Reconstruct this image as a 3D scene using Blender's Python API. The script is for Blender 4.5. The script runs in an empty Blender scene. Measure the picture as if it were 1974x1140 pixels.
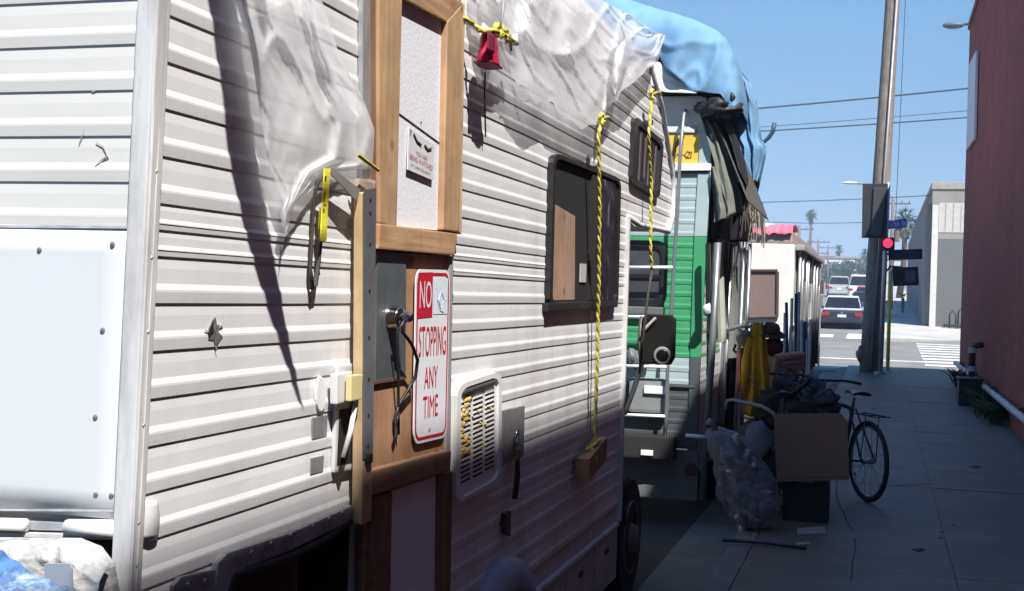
import bpy, bmesh, math, random
from mathutils import Vector, Matrix, noise
random.seed(7)
SC = bpy.context.scene
COL = SC.collection
R = math.radians
# ------------------------------------------------------------------ camera
FPX, CX, CY, PW, PH = 2400.0, 987.0, 570.0, 1974.0, 1140.0
CAM = Vector((0, 0, 1.65))
YAW, PITCH, ROLL = math.atan(713 / 2400), R(-0.19), R(1.7)
fw = Vector((-math.sin(YAW) * math.cos(PITCH), math.cos(YAW) * math.cos(PITCH), math.sin(PITCH)))
r0 = Vector((math.cos(YAW), math.sin(YAW), 0)); u0 = r0.cross(fw)
rt = r0 * math.cos(ROLL) + u0 * math.sin(ROLL)
up = u0 * math.cos(ROLL) - r0 * math.sin(ROLL)
cd = bpy.data.cameras.new('camera'); cam = bpy.data.objects.new('camera', cd); COL.objects.link(cam)
cd.sensor_width = 36; cd.lens = FPX / PW * 36; cd.clip_start = 0.05; cd.clip_end = 3000
M3 = Matrix((rt, up, -fw)).transposed()
cam.matrix_world = Matrix.Translation(CAM) @ M3.to_4x4()
SC.camera = cam
# ------------------------------------------------------------------ sky, sun, exposure
SUN = Vector((0.352, -0.46, 0.815)).normalized()          # towards the sun
w = bpy.data.worlds.new('World'); SC.world = w; w.use_nodes = True
wn = w.node_tree.nodes; bg = wn['Background']
sky = wn.new('ShaderNodeTexSky'); sky.sky_type = 'NISHITA'; sky.sun_disc = False
sky.sun_elevation = math.asin(SUN.z); sky.sun_rotation = math.atan2(SUN.x, SUN.y)
sky.air_density = 0.6; sky.dust_density = 0; sky.ozone_density = 6; sky.altitude = 3000
# soft shoulder on the whole sky (a camera's highlight roll-off), the same in every direction
def vm(op, a, b):
    q = wn.new('ShaderNodeVectorMath'); q.operation = op
    for i, x in enumerate((a, b)):
        if isinstance(x, tuple): q.inputs[i].default_value = x
        else: w.node_tree.links.new(x, q.inputs[i])
    return q.outputs[0]
num = vm('MULTIPLY', sky.outputs[0], (1.95, 4.15, 12.6))
den = vm('ADD', vm('MULTIPLY', sky.outputs[0], (0.615, 1.13, 2.75)), (1.0, 1.0, 1.0))
w.node_tree.links.new(vm('DIVIDE', num, den), bg.inputs[0]); bg.inputs[1].default_value = 0.098
sl = bpy.data.lights.new('sun', 'SUN'); sl.energy = 5.0; sl.angle = R(0.53); sl.color = (1, 0.965, 0.915)
so = bpy.data.objects.new('sun', sl); COL.objects.link(so)
so.rotation_euler = SUN.to_track_quat('Z', 'Y').to_euler(); so.location = (10, -10, 30)
SC.view_settings.view_transform = 'Standard'; SC.view_settings.look = 'None'
SC.view_settings.exposure = 0.95; SC.view_settings.gamma = 1; SC.view_settings.use_curve_mapping = False
SC.cycles.max_bounces = 8; SC.cycles.transparent_max_bounces = 12
# ------------------------------------------------------------------ helpers: rays onto the real planes of the place
def ray(px, py):
    return (fw * FPX + rt * (px - CX) - up * (py - CY)).normalized()
def onX(px, py, X):
    d = ray(px, py); return CAM + d * ((X - CAM.x) / d.x)
def onY(px, py, Y):
    d = ray(px, py); return CAM + d * ((Y - CAM.y) / d.y)
def onZ(px, py, Z):
    d = ray(px, py); return CAM + d * ((Z - CAM.z) / d.z)
# ------------------------------------------------------------------ materials
MATS = {}
def mat(name, col, rough=0.6, metal=0.0, var=0.12, scale=6.0, bump=0.0, bscale=None, stretch=(1, 1, 1),
        col2=None, amt=0.5, spec=0.4, alpha=None, emit=None, coat=0.0, thr=(0.45, 0.65), sheen=0.0):
    if name in MATS: return MATS[name]
    m = bpy.data.materials.new(name); m.use_nodes = True; MATS[name] = m
    n, l = m.node_tree.nodes, m.node_tree.links
    b = n['Principled BSDF']
    b.inputs['Roughness'].default_value = rough; b.inputs['Metallic'].default_value = metal
    b.inputs['Specular IOR Level'].default_value = spec; b.inputs['Coat Weight'].default_value = coat
    tc = n.new('ShaderNodeTexCoord'); mp = n.new('ShaderNodeMapping'); mp.inputs['Scale'].default_value = stretch
    geo = n.new('ShaderNodeNewGeometry')
    l.new(geo.outputs['Position'], mp.inputs['Vector'])
    nz = n.new('ShaderNodeTexNoise'); nz.inputs['Scale'].default_value = scale; nz.inputs['Detail'].default_value = 6
    nz.inputs['Roughness'].default_value = 0.62
    l.new(mp.outputs[0], nz.inputs['Vector'])
    cr = n.new('ShaderNodeValToRGB'); e = cr.color_ramp.elements
    lo = [max(0, c * (1 - var)) for c in col]; hi = [min(1, c * (1 + var)) for c in col]
    e[0].position = 0.3; e[0].color = (*lo, 1); e[1].position = 0.7; e[1].color = (*hi, 1)
    l.new(nz.outputs['Fac'], cr.inputs['Fac']); out = cr.outputs['Color']
    if col2 is not None:
        n2 = n.new('ShaderNodeTexNoise'); n2.inputs['Scale'].default_value = scale * 0.37; n2.inputs['Detail'].default_value = 8
        n2.inputs['Roughness'].default_value = 0.7
        l.new(mp.outputs[0], n2.inputs['Vector'])
        c2 = n.new('ShaderNodeValToRGB'); q = c2.color_ramp.elements
        q[0].position = thr[0]; q[0].color = (0, 0, 0, 1); q[1].position = thr[1]; q[1].color = (amt, amt, amt, 1)
        l.new(n2.outputs['Fac'], c2.inputs['Fac'])
        mx = n.new('ShaderNodeMix'); mx.data_type = 'RGBA'
        l.new(c2.outputs['Color'], mx.inputs['Factor']); l.new(out, mx.inputs['A']); mx.inputs['B'].default_value = (*col2, 1)
        out = mx.outputs['Result']
    l.new(out, b.inputs['Base Color'])
    if bump:
        nb = n.new('ShaderNodeTexNoise'); nb.inputs['Scale'].default_value = bscale or scale * 6; nb.inputs['Detail'].default_value = 4
        l.new(mp.outputs[0], nb.inputs['Vector'])
        bp = n.new('ShaderNodeBump'); bp.inputs['Strength'].default_value = bump; bp.inputs['Distance'].default_value = 0.01
        l.new(nb.outputs['Fac'], bp.inputs['Height']); l.new(bp.outputs[0], b.inputs['Normal'])
    if emit:
        b.inputs['Emission Color'].default_value = (*emit[0], 1); b.inputs['Emission Strength'].default_value = emit[1]
    return m

def plastic(name, col, transp=0.35, transl=0.45, rough=0.3, scale=9):
    m = bpy.data.materials.new(name); m.use_nodes = True; MATS[name] = m
    n, l = m.node_tree.nodes, m.node_tree.links
    n.clear(); o = n.new('ShaderNodeOutputMaterial')
    geo = n.new('ShaderNodeNewGeometry')
    nz = n.new('ShaderNodeTexNoise'); nz.inputs['Scale'].default_value = scale; nz.inputs['Detail'].default_value = 5
    l.new(geo.outputs['Position'], nz.inputs['Vector'])
    bp = n.new('ShaderNodeBump'); bp.inputs['Strength'].default_value = 0.35; bp.inputs['Distance'].default_value = 0.02
    l.new(nz.outputs['Fac'], bp.inputs['Height'])
    df = n.new('ShaderNodeBsdfPrincipled'); df.inputs['Base Color'].default_value = (*col, 1); df.inputs['Roughness'].default_value = rough
    tl = n.new('ShaderNodeBsdfTranslucent'); tl.inputs['Color'].default_value = (*col, 1)
    tr = n.new('ShaderNodeBsdfTransparent')
    l.new(bp.outputs[0], df.inputs['Normal'])
    m1 = n.new('ShaderNodeMixShader'); m1.inputs[0].default_value = transl
    l.new(df.outputs[0], m1.inputs[1]); l.new(tl.outputs[0], m1.inputs[2])
    m2 = n.new('ShaderNodeMixShader')
    rg = n.new('ShaderNodeMapRange'); rg.inputs['From Min'].default_value = 0.3; rg.inputs['From Max'].default_value = 0.7
    rg.inputs['To Min'].default_value = transp * 0.5; rg.inputs['To Max'].default_value = min(1, transp * 1.5)
    l.new(nz.outputs['Fac'], rg.inputs['Value']); l.new(rg.outputs[0], m2.inputs[0])
    l.new(m1.outputs[0], m2.inputs[1]); l.new(tr.outputs[0], m2.inputs[2]); l.new(m2.outputs[0], o.inputs['Surface'])
    return m

def brickmat(name, c1, c2, mortar, bw=0.21, bh=0.075):
    m = bpy.data.materials.new(name); m.use_nodes = True
    n, l = m.node_tree.nodes, m.node_tree.links; b = n['Principled BSDF']; b.inputs['Roughness'].default_value = 0.85
    geo = n.new('ShaderNodeNewGeometry'); sx = n.new('ShaderNodeSeparateXYZ'); cb = n.new('ShaderNodeCombineXYZ')
    l.new(geo.outputs['Position'], sx.inputs[0])
    ad = n.new('ShaderNodeMath'); l.new(sx.outputs['X'], ad.inputs[0]); l.new(sx.outputs['Y'], ad.inputs[1])
    l.new(ad.outputs[0], cb.inputs['X']); l.new(sx.outputs['Z'], cb.inputs['Y'])
    br = n.new('ShaderNodeTexBrick'); br.inputs['Scale'].default_value = 1; br.inputs['Brick Width'].default_value = bw
    br.inputs['Row Height'].default_value = bh; br.inputs['Mortar Size'].default_value = 0.008
    br.inputs['Color1'].default_value = (*c1, 1); br.inputs['Color2'].default_value = (*c2, 1); br.inputs['Mortar'].default_value = (*mortar, 1)
    l.new(cb.outputs[0], br.inputs['Vector'])
    nz = n.new('ShaderNodeTexNoise'); nz.inputs['Scale'].default_value = 1.3; nz.inputs['Detail'].default_value = 8
    l.new(geo.outputs['Position'], nz.inputs['Vector'])
    mx = n.new('ShaderNodeMix'); mx.data_type = 'RGBA'; mx.blend_type = 'MULTIPLY'; mx.inputs['Factor'].default_value = 0.6
    l.new(br.outputs['Color'], mx.inputs['A']); l.new(nz.outputs['Fac'], mx.inputs['B'])
    l.new(mx.outputs['Result'], b.inputs['Base Color'])
    bp = n.new('ShaderNodeBump'); bp.inputs['Strength'].default_value = 0.5; bp.inputs['Distance'].default_value = 0.01; bp.invert = True
    l.new(br.outputs['Fac'], bp.inputs['Height']); l.new(bp.outputs[0], b.inputs['Normal'])
    return m

def woodmat(name, col, dark, rough=0.65, ax=2):
    m = bpy.data.materials.new(name); m.use_nodes = True; MATS[name] = m
    n, l = m.node_tree.nodes, m.node_tree.links; b = n['Principled BSDF']; b.inputs['Roughness'].default_value = rough
    b.inputs['Specular IOR Level'].default_value = 0.25
    geo = n.new('ShaderNodeNewGeometry'); mp = n.new('ShaderNodeMapping')
    s = [38, 38, 38]; s[ax] = 2.2; mp.inputs['Scale'].default_value = s
    l.new(geo.outputs['Position'], mp.inputs['Vector'])
    nz = n.new('ShaderNodeTexNoise'); nz.inputs['Scale'].default_value = 1; nz.inputs['Detail'].default_value = 6; nz.inputs['Distortion'].default_value = 0.8
    l.new(mp.outputs[0], nz.inputs['Vector'])
    cr = n.new('ShaderNodeValToRGB'); e = cr.color_ramp.elements
    e[0].position = 0.32; e[0].color = (*dark, 1); e[1].position = 0.62; e[1].color = (*col, 1)
    l.new(nz.outputs['Fac'], cr.inputs['Fac'])
    vo = n.new('ShaderNodeTexVoronoi'); vo.inputs['Scale'].default_value = 7     # knots
    l.new(geo.outputs['Position'], vo.inputs['Vector'])
    kr = n.new('ShaderNodeValToRGB'); q = kr.color_ramp.elements
    q[0].position = 0.06; q[0].color = (0.3, 0.22, 0.15, 1); q[1].position = 0.16; q[1].color = (1, 1, 1, 1)
    l.new(vo.outputs['Distance'], kr.inputs['Fac'])
    mx = n.new('ShaderNodeMix'); mx.data_type = 'RGBA'; mx.blend_type = 'MULTIPLY'; mx.inputs['Factor'].default_value = 0.8
    l.new(cr.outputs['Color'], mx.inputs['A']); l.new(kr.outputs['Color'], mx.inputs['B'])
    dn = n.new('ShaderNodeTexNoise'); dn.inputs['Scale'].default_value = 5.5; dn.inputs['Detail'].default_value = 9; dn.inputs['Roughness'].default_value = 0.7; l.new(geo.outputs['Position'], dn.inputs['Vector'])
    dr = n.new('ShaderNodeValToRGB'); dq = dr.color_ramp.elements; dq[0].position = 0.36; dq[0].color = (0.62, 0.6, 0.58, 1); dq[1].position = 0.6; dq[1].color = (1, 1, 1, 1)
    l.new(dn.outputs['Fac'], dr.inputs['Fac']); m3 = n.new('ShaderNodeMix'); m3.data_type = 'RGBA'; m3.blend_type = 'MULTIPLY'; m3.inputs['Factor'].default_value = 0.7
    l.new(mx.outputs['Result'], m3.inputs['A']); l.new(dr.outputs['Color'], m3.inputs['B']); l.new(m3.outputs['Result'], b.inputs['Base Color'])
    bp = n.new('ShaderNodeBump'); bp.inputs['Strength'].default_value = 0.25; bp.inputs['Distance'].default_value = 0.004
    l.new(nz.outputs['Fac'], bp.inputs['Height']); l.new(bp.outputs[0], b.inputs['Normal'])
    return m
# ------------------------------------------------------------------ mesh builder
class MB:
    def __init__(s): s.v = []; s.f = []; s.mi = []; s.cur = 0
    def add(s, vs, fs):
        o = len(s.v); s.v += [Vector(v) for v in vs]
        for f in fs: s.f.append([i + o for i in f]); s.mi.append(s.cur)
        return s
    def box(s, c, d, rot=None):
        c = Vector(c); h = Vector(d) / 2; vs = []
        for z in (-1, 1):
            for y in (-1, 1):
                for x in (-1, 1):
                    p = Vector((x * h.x, y * h.y, z * h.z))
                    if rot is not None: p = rot @ p
                    vs.append(c + p)
        return s.add(vs, [(0, 2, 3, 1), (4, 5, 7, 6), (0, 1, 5, 4), (2, 6, 7, 3), (0, 4, 6, 2), (1, 3, 7, 5)])
    def box2(s, a, b):
        a, b = Vector(a), Vector(b); return s.box((a + b) / 2, [abs(x) for x in (b - a)])
    def prism(s, pts, d):
        n = len(pts); d = Vector(d); pts = [Vector(p) for p in pts]
        vs = pts + [p + d for p in pts]
        fs = [list(range(n)), list(range(2 * n - 1, n - 1, -1))]
        fs += [(i, i + n, (i + 1) % n + n, (i + 1) % n) for i in range(n)]
        return s.add(vs, fs)
    def tube(s, pts, r, n=6, cap=True):
        pts = [Vector(p) for p in pts]; k = len(pts); rs = r if isinstance(r, (list, tuple)) else [r] * k
        vs, fs = [], []; ref = None
        for i, p in enumerate(pts):
            t = (pts[min(i + 1, k - 1)] - pts[max(i - 1, 0)]).normalized()
            if ref is None: ref = t.orthogonal().normalized()
            a = (ref - t * ref.dot(t));  a = a.normalized() if a.length > 1e-6 else t.orthogonal().normalized()
            b = t.cross(a); ref = a
            for j in range(n):
                q = 2 * math.pi * j / n; vs.append(p + (a * math.cos(q) + b * math.sin(q)) * rs[i])
        for i in range(k - 1):
            for j in range(n):
                fs.append((i * n + j, i * n + (j + 1) % n, (i + 1) * n + (j + 1) % n, (i + 1) * n + j))
        if cap: fs.append(list(range(n - 1, -1, -1))); fs.append([(k - 1) * n + j for j in range(n)])
        return s.add(vs, fs)
    def cyl(s, a, b, r, n=16): return s.tube([a, b], r, n)
    def lathe(s, prof, base, axis=(0, 0, 1), n=20, cap=True):
        ax = Vector(axis).normalized(); a = ax.orthogonal().normalized(); b = ax.cross(a); base = Vector(base)
        vs, fs = [], []; k = len(prof)
        for (r, h) in prof:
            for j in range(n):
                q = 2 * math.pi * j / n; vs.append(base + ax * h + (a * math.cos(q) + b * math.sin(q)) * r)
        for i in range(k - 1):
            for j in range(n):
                fs.append((i * n + j, i * n + (j + 1) % n, (i + 1) * n + (j + 1) % n, (i + 1) * n + j))
        if cap: fs.append(list(range(n - 1, -1, -1))); fs.append([(k - 1) * n + j for j in range(n)])
        return s.add(vs, fs)
    def knot(s, c, r, th, seed=0):
        pts = []
        for i in range(49):
            a = 2 * math.pi * i / 48; q = Vector((math.sin(3 * a) * 0.5, math.sin(a) + 2 * math.sin(2 * a), math.cos(a) - 2 * math.cos(2 * a))) * (r / 3)
            pts.append(Vector(c) + q + Vector((nz3(i * .3, seed), nz3(i * .3, seed + 3), nz3(i * .3, seed + 5))) * r * .3)
        return s.tube(pts, th, 6, False)
    def grid(s, fn, nu, nv, closed_u=False):
        vs = [fn(i / (nu if closed_u else nu - 1), j / (nv - 1)) for j in range(nv) for i in range(nu)]; fs = []
        for j in range(nv - 1):
            for i in range(nu if closed_u else nu - 1):
                i2 = (i + 1) % nu
                fs.append((j * nu + i, j * nu + i2, (j + 1) * nu + i2, (j + 1) * nu + i))
        return s.add(vs, fs)
    def blob(s, c, rad, seed=0, amp=0.15, fr=2.5, nu=20, nv=12):
        c = Vector(c)
        def fn(u, v):
            th = u * 2 * math.pi; ph = max(0.02, min(math.pi - 0.02, v * math.pi))
            d = Vector((math.sin(ph) * math.cos(th), math.sin(ph) * math.sin(th), -math.cos(ph)))
            k = 1 + amp * noise.noise(d * fr + Vector((seed * 7.1, seed * 3.3, seed))) * 2
            return c + Vector((d.x * rad[0], d.y * rad[1], d.z * rad[2])) * k
        return s.grid(fn, nu, nv, True)
WP = {}     # world position of each object's origin
def link(name, me, mats, parent, center):
    o = bpy.data.objects.new(name, me); COL.objects.link(o)
    for m in (mats if isinstance(mats, (list, tuple)) else [mats]): me.materials.append(m)
    WP[o] = center
    if parent is not None: o.parent = parent; o.location = center - WP[parent]
    else: o.location = center
    return o
def build(mb, name, mats, parent=None, bevel=0.0, smooth=False, seg=2, base=False, sub=0, solid=0.0):
    lo = Vector([min(v[i] for v in mb.v) for i in range(3)]); hi = Vector([max(v[i] for v in mb.v) for i in range(3)])
    c = (lo + hi) / 2
    if base: c.z = lo.z
    me = bpy.data.meshes.new(name)
    me.from_pydata([tuple(v - c) for v in mb.v], [], mb.f)
    for p, i in zip(me.polygons, mb.mi): p.material_index = i
    bm = bmesh.new(); bm.from_mesh(me)
    bmesh.ops.recalc_face_normals(bm, faces=bm.faces)
    if bevel:
        es = [e for e in bm.edges if len(e.link_faces) == 2 and e.calc_face_angle(0) > 0.5]
        bmesh.ops.bevel(bm, geom=es, offset=bevel, segments=seg, affect='EDGES', profile=0.7, clamp_overlap=True)
    for f in bm.faces: f.smooth = smooth
    bm.to_mesh(me); bm.free()
    o = link(name, me, mats, parent, c)
    if sub:
        d = o.modifiers.new('sub', 'SUBSURF'); d.levels = d.render_levels = sub
    if solid:
        d = o.modifiers.new('solid', 'SOLIDIFY'); d.thickness = solid
    return o
def tag(o, label=None, cat=None, group=None, kind=None):
    if label: o['label'] = label
    if cat: o['category'] = cat
    if group: o['group'] = group
    if kind: o['kind'] = kind
    return o
def thing(name, label, cat, loc, group=None):
    o = bpy.data.objects.new(name, None); COL.objects.link(o); o.location = loc; o.empty_display_size = 0.1
    WP[o] = Vector(loc); return tag(o, label, cat, group)
def copy_tree(o, loc, label=None, rotz=None, scale=None):
    def rec(s, par):
        c = s.copy(); COL.objects.link(c)
        if par is not None: c.parent = par
        for ch in s.children: rec(ch, c)
        return c
    c = rec(o, None); c.location = loc
    if rotz is not None: c.rotation_euler.z = rotz
    if scale: c.scale = scale
    if label: c['label'] = label
    return c
def text_into(mb, txt, origin, right, upv, nrm, width=None, height=0.05, depth=0.002):
    cu = bpy.data.curves.new('t', 'FONT'); cu.body = txt; cu.align_x = 'CENTER'; cu.align_y = 'CENTER'; cu.size = 1; cu.resolution_u = 3
    o = bpy.data.objects.new('t', cu); COL.objects.link(o)
    dg = bpy.context.evaluated_depsgraph_get(); me = o.evaluated_get(dg).to_mesh()
    vs = [v.co.copy() for v in me.vertices]; fs = [list(p.vertices) for p in me.polygons]
    o.evaluated_get(dg).to_mesh_clear(); bpy.data.objects.remove(o); bpy.data.curves.remove(cu)
    x0, x1 = min(v.x for v in vs), max(v.x for v in vs); y0, y1 = min(v.y for v in vs), max(v.y for v in vs)
    sy = height / (y1 - y0); sx = (width / (x1 - x0)) if width else sy
    origin, right, upv, nrm = map(Vector, (origin, right, upv, nrm))
    out = [origin + right * ((v.x - (x0 + x1) / 2) * sx) + upv * ((v.y - (y0 + y1) / 2) * sy) + nrm * depth for v in vs]
    mb.add(out, fs)
def lerp(a, b, t): return a + (b - a) * t
def polyat(pts, t):
    """point at fraction t of a polyline (by index spacing of lengths)"""
    ls = [(Vector(b) - Vector(a)).length for a, b in zip(pts, pts[1:])]; tot = sum(ls); d = t * tot
    for i, L in enumerate(ls):
        if d <= L or i == len(ls) - 1: return Vector(pts[i]).lerp(Vector(pts[i + 1]), min(1, d / max(L, 1e-9)))
        d -= L
def nz3(x, y, z=0): return noise.noise(Vector((x, y, z)))
def crs(x, y, z=0, k=7):
    """sharp crease lines"""
    return max(0.0, 1 - abs(nz3(x, y, z)) * 1.6) ** k
# ================================================================== SETTING
def gz(y):                      # the road climbs gently beyond the junction
    return -0.15 if y < 33 else -0.15 + 0.027 * (y - 33)
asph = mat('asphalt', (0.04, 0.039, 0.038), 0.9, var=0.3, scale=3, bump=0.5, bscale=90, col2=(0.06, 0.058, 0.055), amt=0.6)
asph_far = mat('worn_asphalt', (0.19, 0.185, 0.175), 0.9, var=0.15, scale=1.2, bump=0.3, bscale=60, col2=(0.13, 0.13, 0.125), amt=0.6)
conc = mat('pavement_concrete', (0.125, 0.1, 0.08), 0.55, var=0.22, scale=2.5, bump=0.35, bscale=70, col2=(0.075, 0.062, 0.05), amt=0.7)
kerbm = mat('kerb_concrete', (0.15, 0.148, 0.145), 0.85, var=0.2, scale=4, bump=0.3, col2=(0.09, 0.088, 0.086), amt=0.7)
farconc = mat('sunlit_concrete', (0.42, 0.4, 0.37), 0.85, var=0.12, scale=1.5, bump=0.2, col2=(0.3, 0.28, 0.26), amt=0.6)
dirt = mat('dry_ground', (0.2, 0.17, 0.13), 0.95, var=0.2, scale=0.6)
paint = mat('road_paint', (0.62, 0.61, 0.57), 0.75, var=0.1, scale=6, col2=(0.3, 0.3, 0.29), amt=0.6)
red_paint = mat('red_kerb_paint', (0.3, 0.04, 0.03), 0.7)
ys = [-60, -20, 0, 15, 33, 60, 120, 200, 400, 900]
def strip(x0, x1, dz, ylist):
    mb = MB(); vs = []
    for y in ylist: vs += [(x0, y, gz(y) + dz), (x1, y, gz(y) + dz)]
    return mb.add(vs, [(2 * i, 2 * i + 1, 2 * i + 3, 2 * i + 2) for i in range(len(ylist) - 1)])
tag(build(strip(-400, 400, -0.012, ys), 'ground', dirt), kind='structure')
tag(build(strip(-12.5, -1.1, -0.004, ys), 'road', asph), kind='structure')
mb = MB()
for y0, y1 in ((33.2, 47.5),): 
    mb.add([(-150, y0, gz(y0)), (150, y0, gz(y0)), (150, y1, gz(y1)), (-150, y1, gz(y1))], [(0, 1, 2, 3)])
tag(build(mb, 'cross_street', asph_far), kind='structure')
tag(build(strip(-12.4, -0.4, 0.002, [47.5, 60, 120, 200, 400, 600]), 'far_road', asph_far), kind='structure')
# near pavement: base sheet + slabs one by one + kerb stones one by one
KX = -0.93; WX = 1.73; YE = 30.0
sw = tag(build(MB().box2((KX + 0.15, -6, -0.14), (WX + 0.02, 32.2, -0.007)), 'sidewalk', conc), kind='structure')
slab_y = -6
ncol = 2; sx = (WX - KX - 0.15) / ncol
i = 0
proto = None
while slab_y < 32.1:
    for c in range(ncol):
        x0 = KX + 0.15 + c * sx
        if proto is None:
            proto = build(MB().box2((x0 + 0.0025, slab_y + 0.0025, -0.069), (x0 + sx - 0.0025, slab_y + 1.2675, 0)), 'paving_slab', conc, sw, bevel=0.004); o = proto; c0 = WP[proto].copy()
        else:
            o = proto.copy(); COL.objects.link(o)
        o.location = Vector((x0 + sx / 2, slab_y + 0.635, -0.0345 + random.uniform(-0.002, 0.002))) - WP[sw]
        o.rotation_euler = (random.uniform(-0.0012, 0.0012), random.uniform(-0.0015, 0.0015), 0)
    slab_y += 1.27
kb = tag(build(MB().box2((KX - 0.15, -6, -0.3), (KX + 0.14, 32.4, -0.16)), 'kerb', kerbm), kind='structure')
p0 = None; y = -6
while y < 32:
    if p0 is None: p0 = build(MB().box2((KX, y + 0.003, -0.158), (KX + 0.147, y + 2.397, -0.002)), 'kerb_stone', kerbm, kb, bevel=0.02); o = p0
    else: o = p0.copy(); COL.objects.link(o)
    o.location = Vector((KX + 0.0735, y + 1.2, -0.08)) - WP[kb]; y += 2.4
mb = MB(); mb.add([(KX - 0.45, -6, -0.1515), (KX - 0.001, -6, -0.149), (KX - 0.001, 32.4, -0.149), (KX - 0.45, 32.4, -0.1515)], [(0, 1, 2, 3)])
tag(build(mb, 'gutter', kerbm), kind='structure')
# corner ramp (sidewalk runs down into the junction)
mb = MB().box2((KX, 32.21, -0.4), (14, 32.9, -0.02)); tag(build(mb, 'corner_kerb', kerbm, bevel=0.03), kind='structure')
tag(build(MB().box2((WX + 0.02, 30.02, -0.4), (60, 32.2, -0.005)), 'side_street_pavement', conc), kind='structure')
# far pavement
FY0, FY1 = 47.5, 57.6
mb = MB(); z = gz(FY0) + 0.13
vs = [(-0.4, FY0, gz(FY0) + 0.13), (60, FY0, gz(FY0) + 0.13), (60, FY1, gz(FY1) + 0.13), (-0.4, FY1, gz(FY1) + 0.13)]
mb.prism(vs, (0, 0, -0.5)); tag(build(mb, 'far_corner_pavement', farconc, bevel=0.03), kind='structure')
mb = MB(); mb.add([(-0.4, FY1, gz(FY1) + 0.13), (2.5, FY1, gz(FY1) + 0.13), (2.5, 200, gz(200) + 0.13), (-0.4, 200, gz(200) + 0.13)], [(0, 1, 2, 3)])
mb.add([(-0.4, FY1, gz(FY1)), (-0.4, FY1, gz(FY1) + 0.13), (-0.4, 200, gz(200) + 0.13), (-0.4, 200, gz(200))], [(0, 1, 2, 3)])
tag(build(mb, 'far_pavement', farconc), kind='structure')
# painted markings
mk = tag(build(MB().add([(-12, 34.0, gz(34.0) + 0.006), (30, 34.0, gz(34.0) + 0.006), (30, 34.3, gz(34.3) + 0.006), (-12, 34.3, gz(34.3) + 0.006)], [(0, 1, 2, 3)]), 'crosswalk_line', paint), kind='structure')
for y0, y1, xa, xb in ((37.4, 37.75, -12, 30), (46.2, 46.5, 3, 40)):
    tag(build(MB().add([(xa, y0, gz(y0) + 0.006), (xb, y0, gz(y0) + 0.006), (xb, y1, gz(y1) + 0.006), (xa, y1, gz(y1) + 0.006)], [(0, 1, 2, 3)]), 'crosswalk_line', paint), kind='structure')
for k in range(9):                               # ladder bars of the side crossing
    y0 = 36.0 + k * 1.25
    tag(build(MB().add([(1.2, y0, gz(y0) + 0.01), (5.0, y0, gz(y0) + 0.01), (5.0, y0 + 0.62, gz(y0 + 0.62) + 0.01), (1.2, y0 + 0.62, gz(y0 + 0.62) + 0.01)], [(0, 1, 2, 3)]), 'crosswalk_bar', paint), kind='structure')
for (xa, xb, y0, y1) in ((-2.35, -1.75, 48.3, 50.4), (-1.25, -0.5, 47.9, 51.5)):
    tag(build(MB().add([(xa, y0, gz(y0) + 0.014), (xb, y0, gz(y0) + 0.014), (xb, y1, gz(y1) + 0.014), (xa, y1, gz(y1) + 0.014)], [(0, 1, 2, 3)]), 'lane_marking', paint), kind='structure')

gum = mat('gum_spot', (0.035, 0.033, 0.032), 0.8)
mb = MB()
for k in range(70):
    c = Vector((random.uniform(KX + 0.2, WX - 0.1), random.uniform(4, 28), 0.0015)); r = random.uniform(0.01, 0.028)
    mb.add([c + Vector((math.cos(a) * r * random.uniform(.7, 1.1), math.sin(a) * r, 0)) for a in [j * math.pi / 4 for j in range(8)]], [tuple(range(8))])
tag(build(mb, 'gum_spots', gum), kind='stuff')
for pts in (((1640, 930), (1720, 936), (1800, 933), (1880, 938), (1980, 934)), ((1600, 850), (1615, 900), (1612, 960), (1650, 1040), (1640, 1120))):
    P_ = [onZ(x, y, 0.0018) for x, y in pts]; F = [polyat(P_, k / 30) + Vector((0.012 * nz3(k * .7, 1), 0.03 * nz3(k * .5, 4), 0)) for k in range(31)]; mb = MB(); n = Vector((0.0, 0.009, 0)) if pts[0][0] > 1620 and pts[-1][0] > 1900 else Vector((0.005, 0, 0))
    mb.add([p - n for p in F] + [p + n for p in F], [(k, k + 1, 32 + k, 31 + k) for k in range(30)]); tag(build(mb, 'pavement_crack', gum), kind='structure')
# ------------------------------------------------------------------ red brick building on the right
BH = 8.05
brick = brickmat('red_brick', (0.33, 0.06, 0.036), (0.39, 0.08, 0.05), (0.34, 0.1, 0.07))
wb = thing('brick_building', 'long dark red brick building wall along the right side of the pavement', 'building', (WX + 10, 8, 0))
build(MB().box2((WX, -60, -0.2), (WX + 22, YE, BH - 0.16)), 'wall', brick, wb)
cap = mat('coping', (0.2, 0.09, 0.08), 0.8)
build(MB().box2((WX - 0.04, -60.02, BH - 0.158), (WX + 22, YE + 0.04, BH)), 'coping', cap, wb, bevel=0.012)
white = mat('white_paint', (0.74, 0.74, 0.73), 0.5, var=0.04, scale=5)
sgn = tag(build(MB().prism([onX(x, y, WX - 0.07) for x, y in ((1881, 98), (1868, 124), (1862, 290), (1877, 268))], (0.055, 0, 0)), 'wall_sign', mat('pale_sign', (0.62, 0.6, 0.66), 0.5, var=0.05), bevel=0.01),
          'pale blank signboard high on the red brick wall near its far corner', 'sign')
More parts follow.
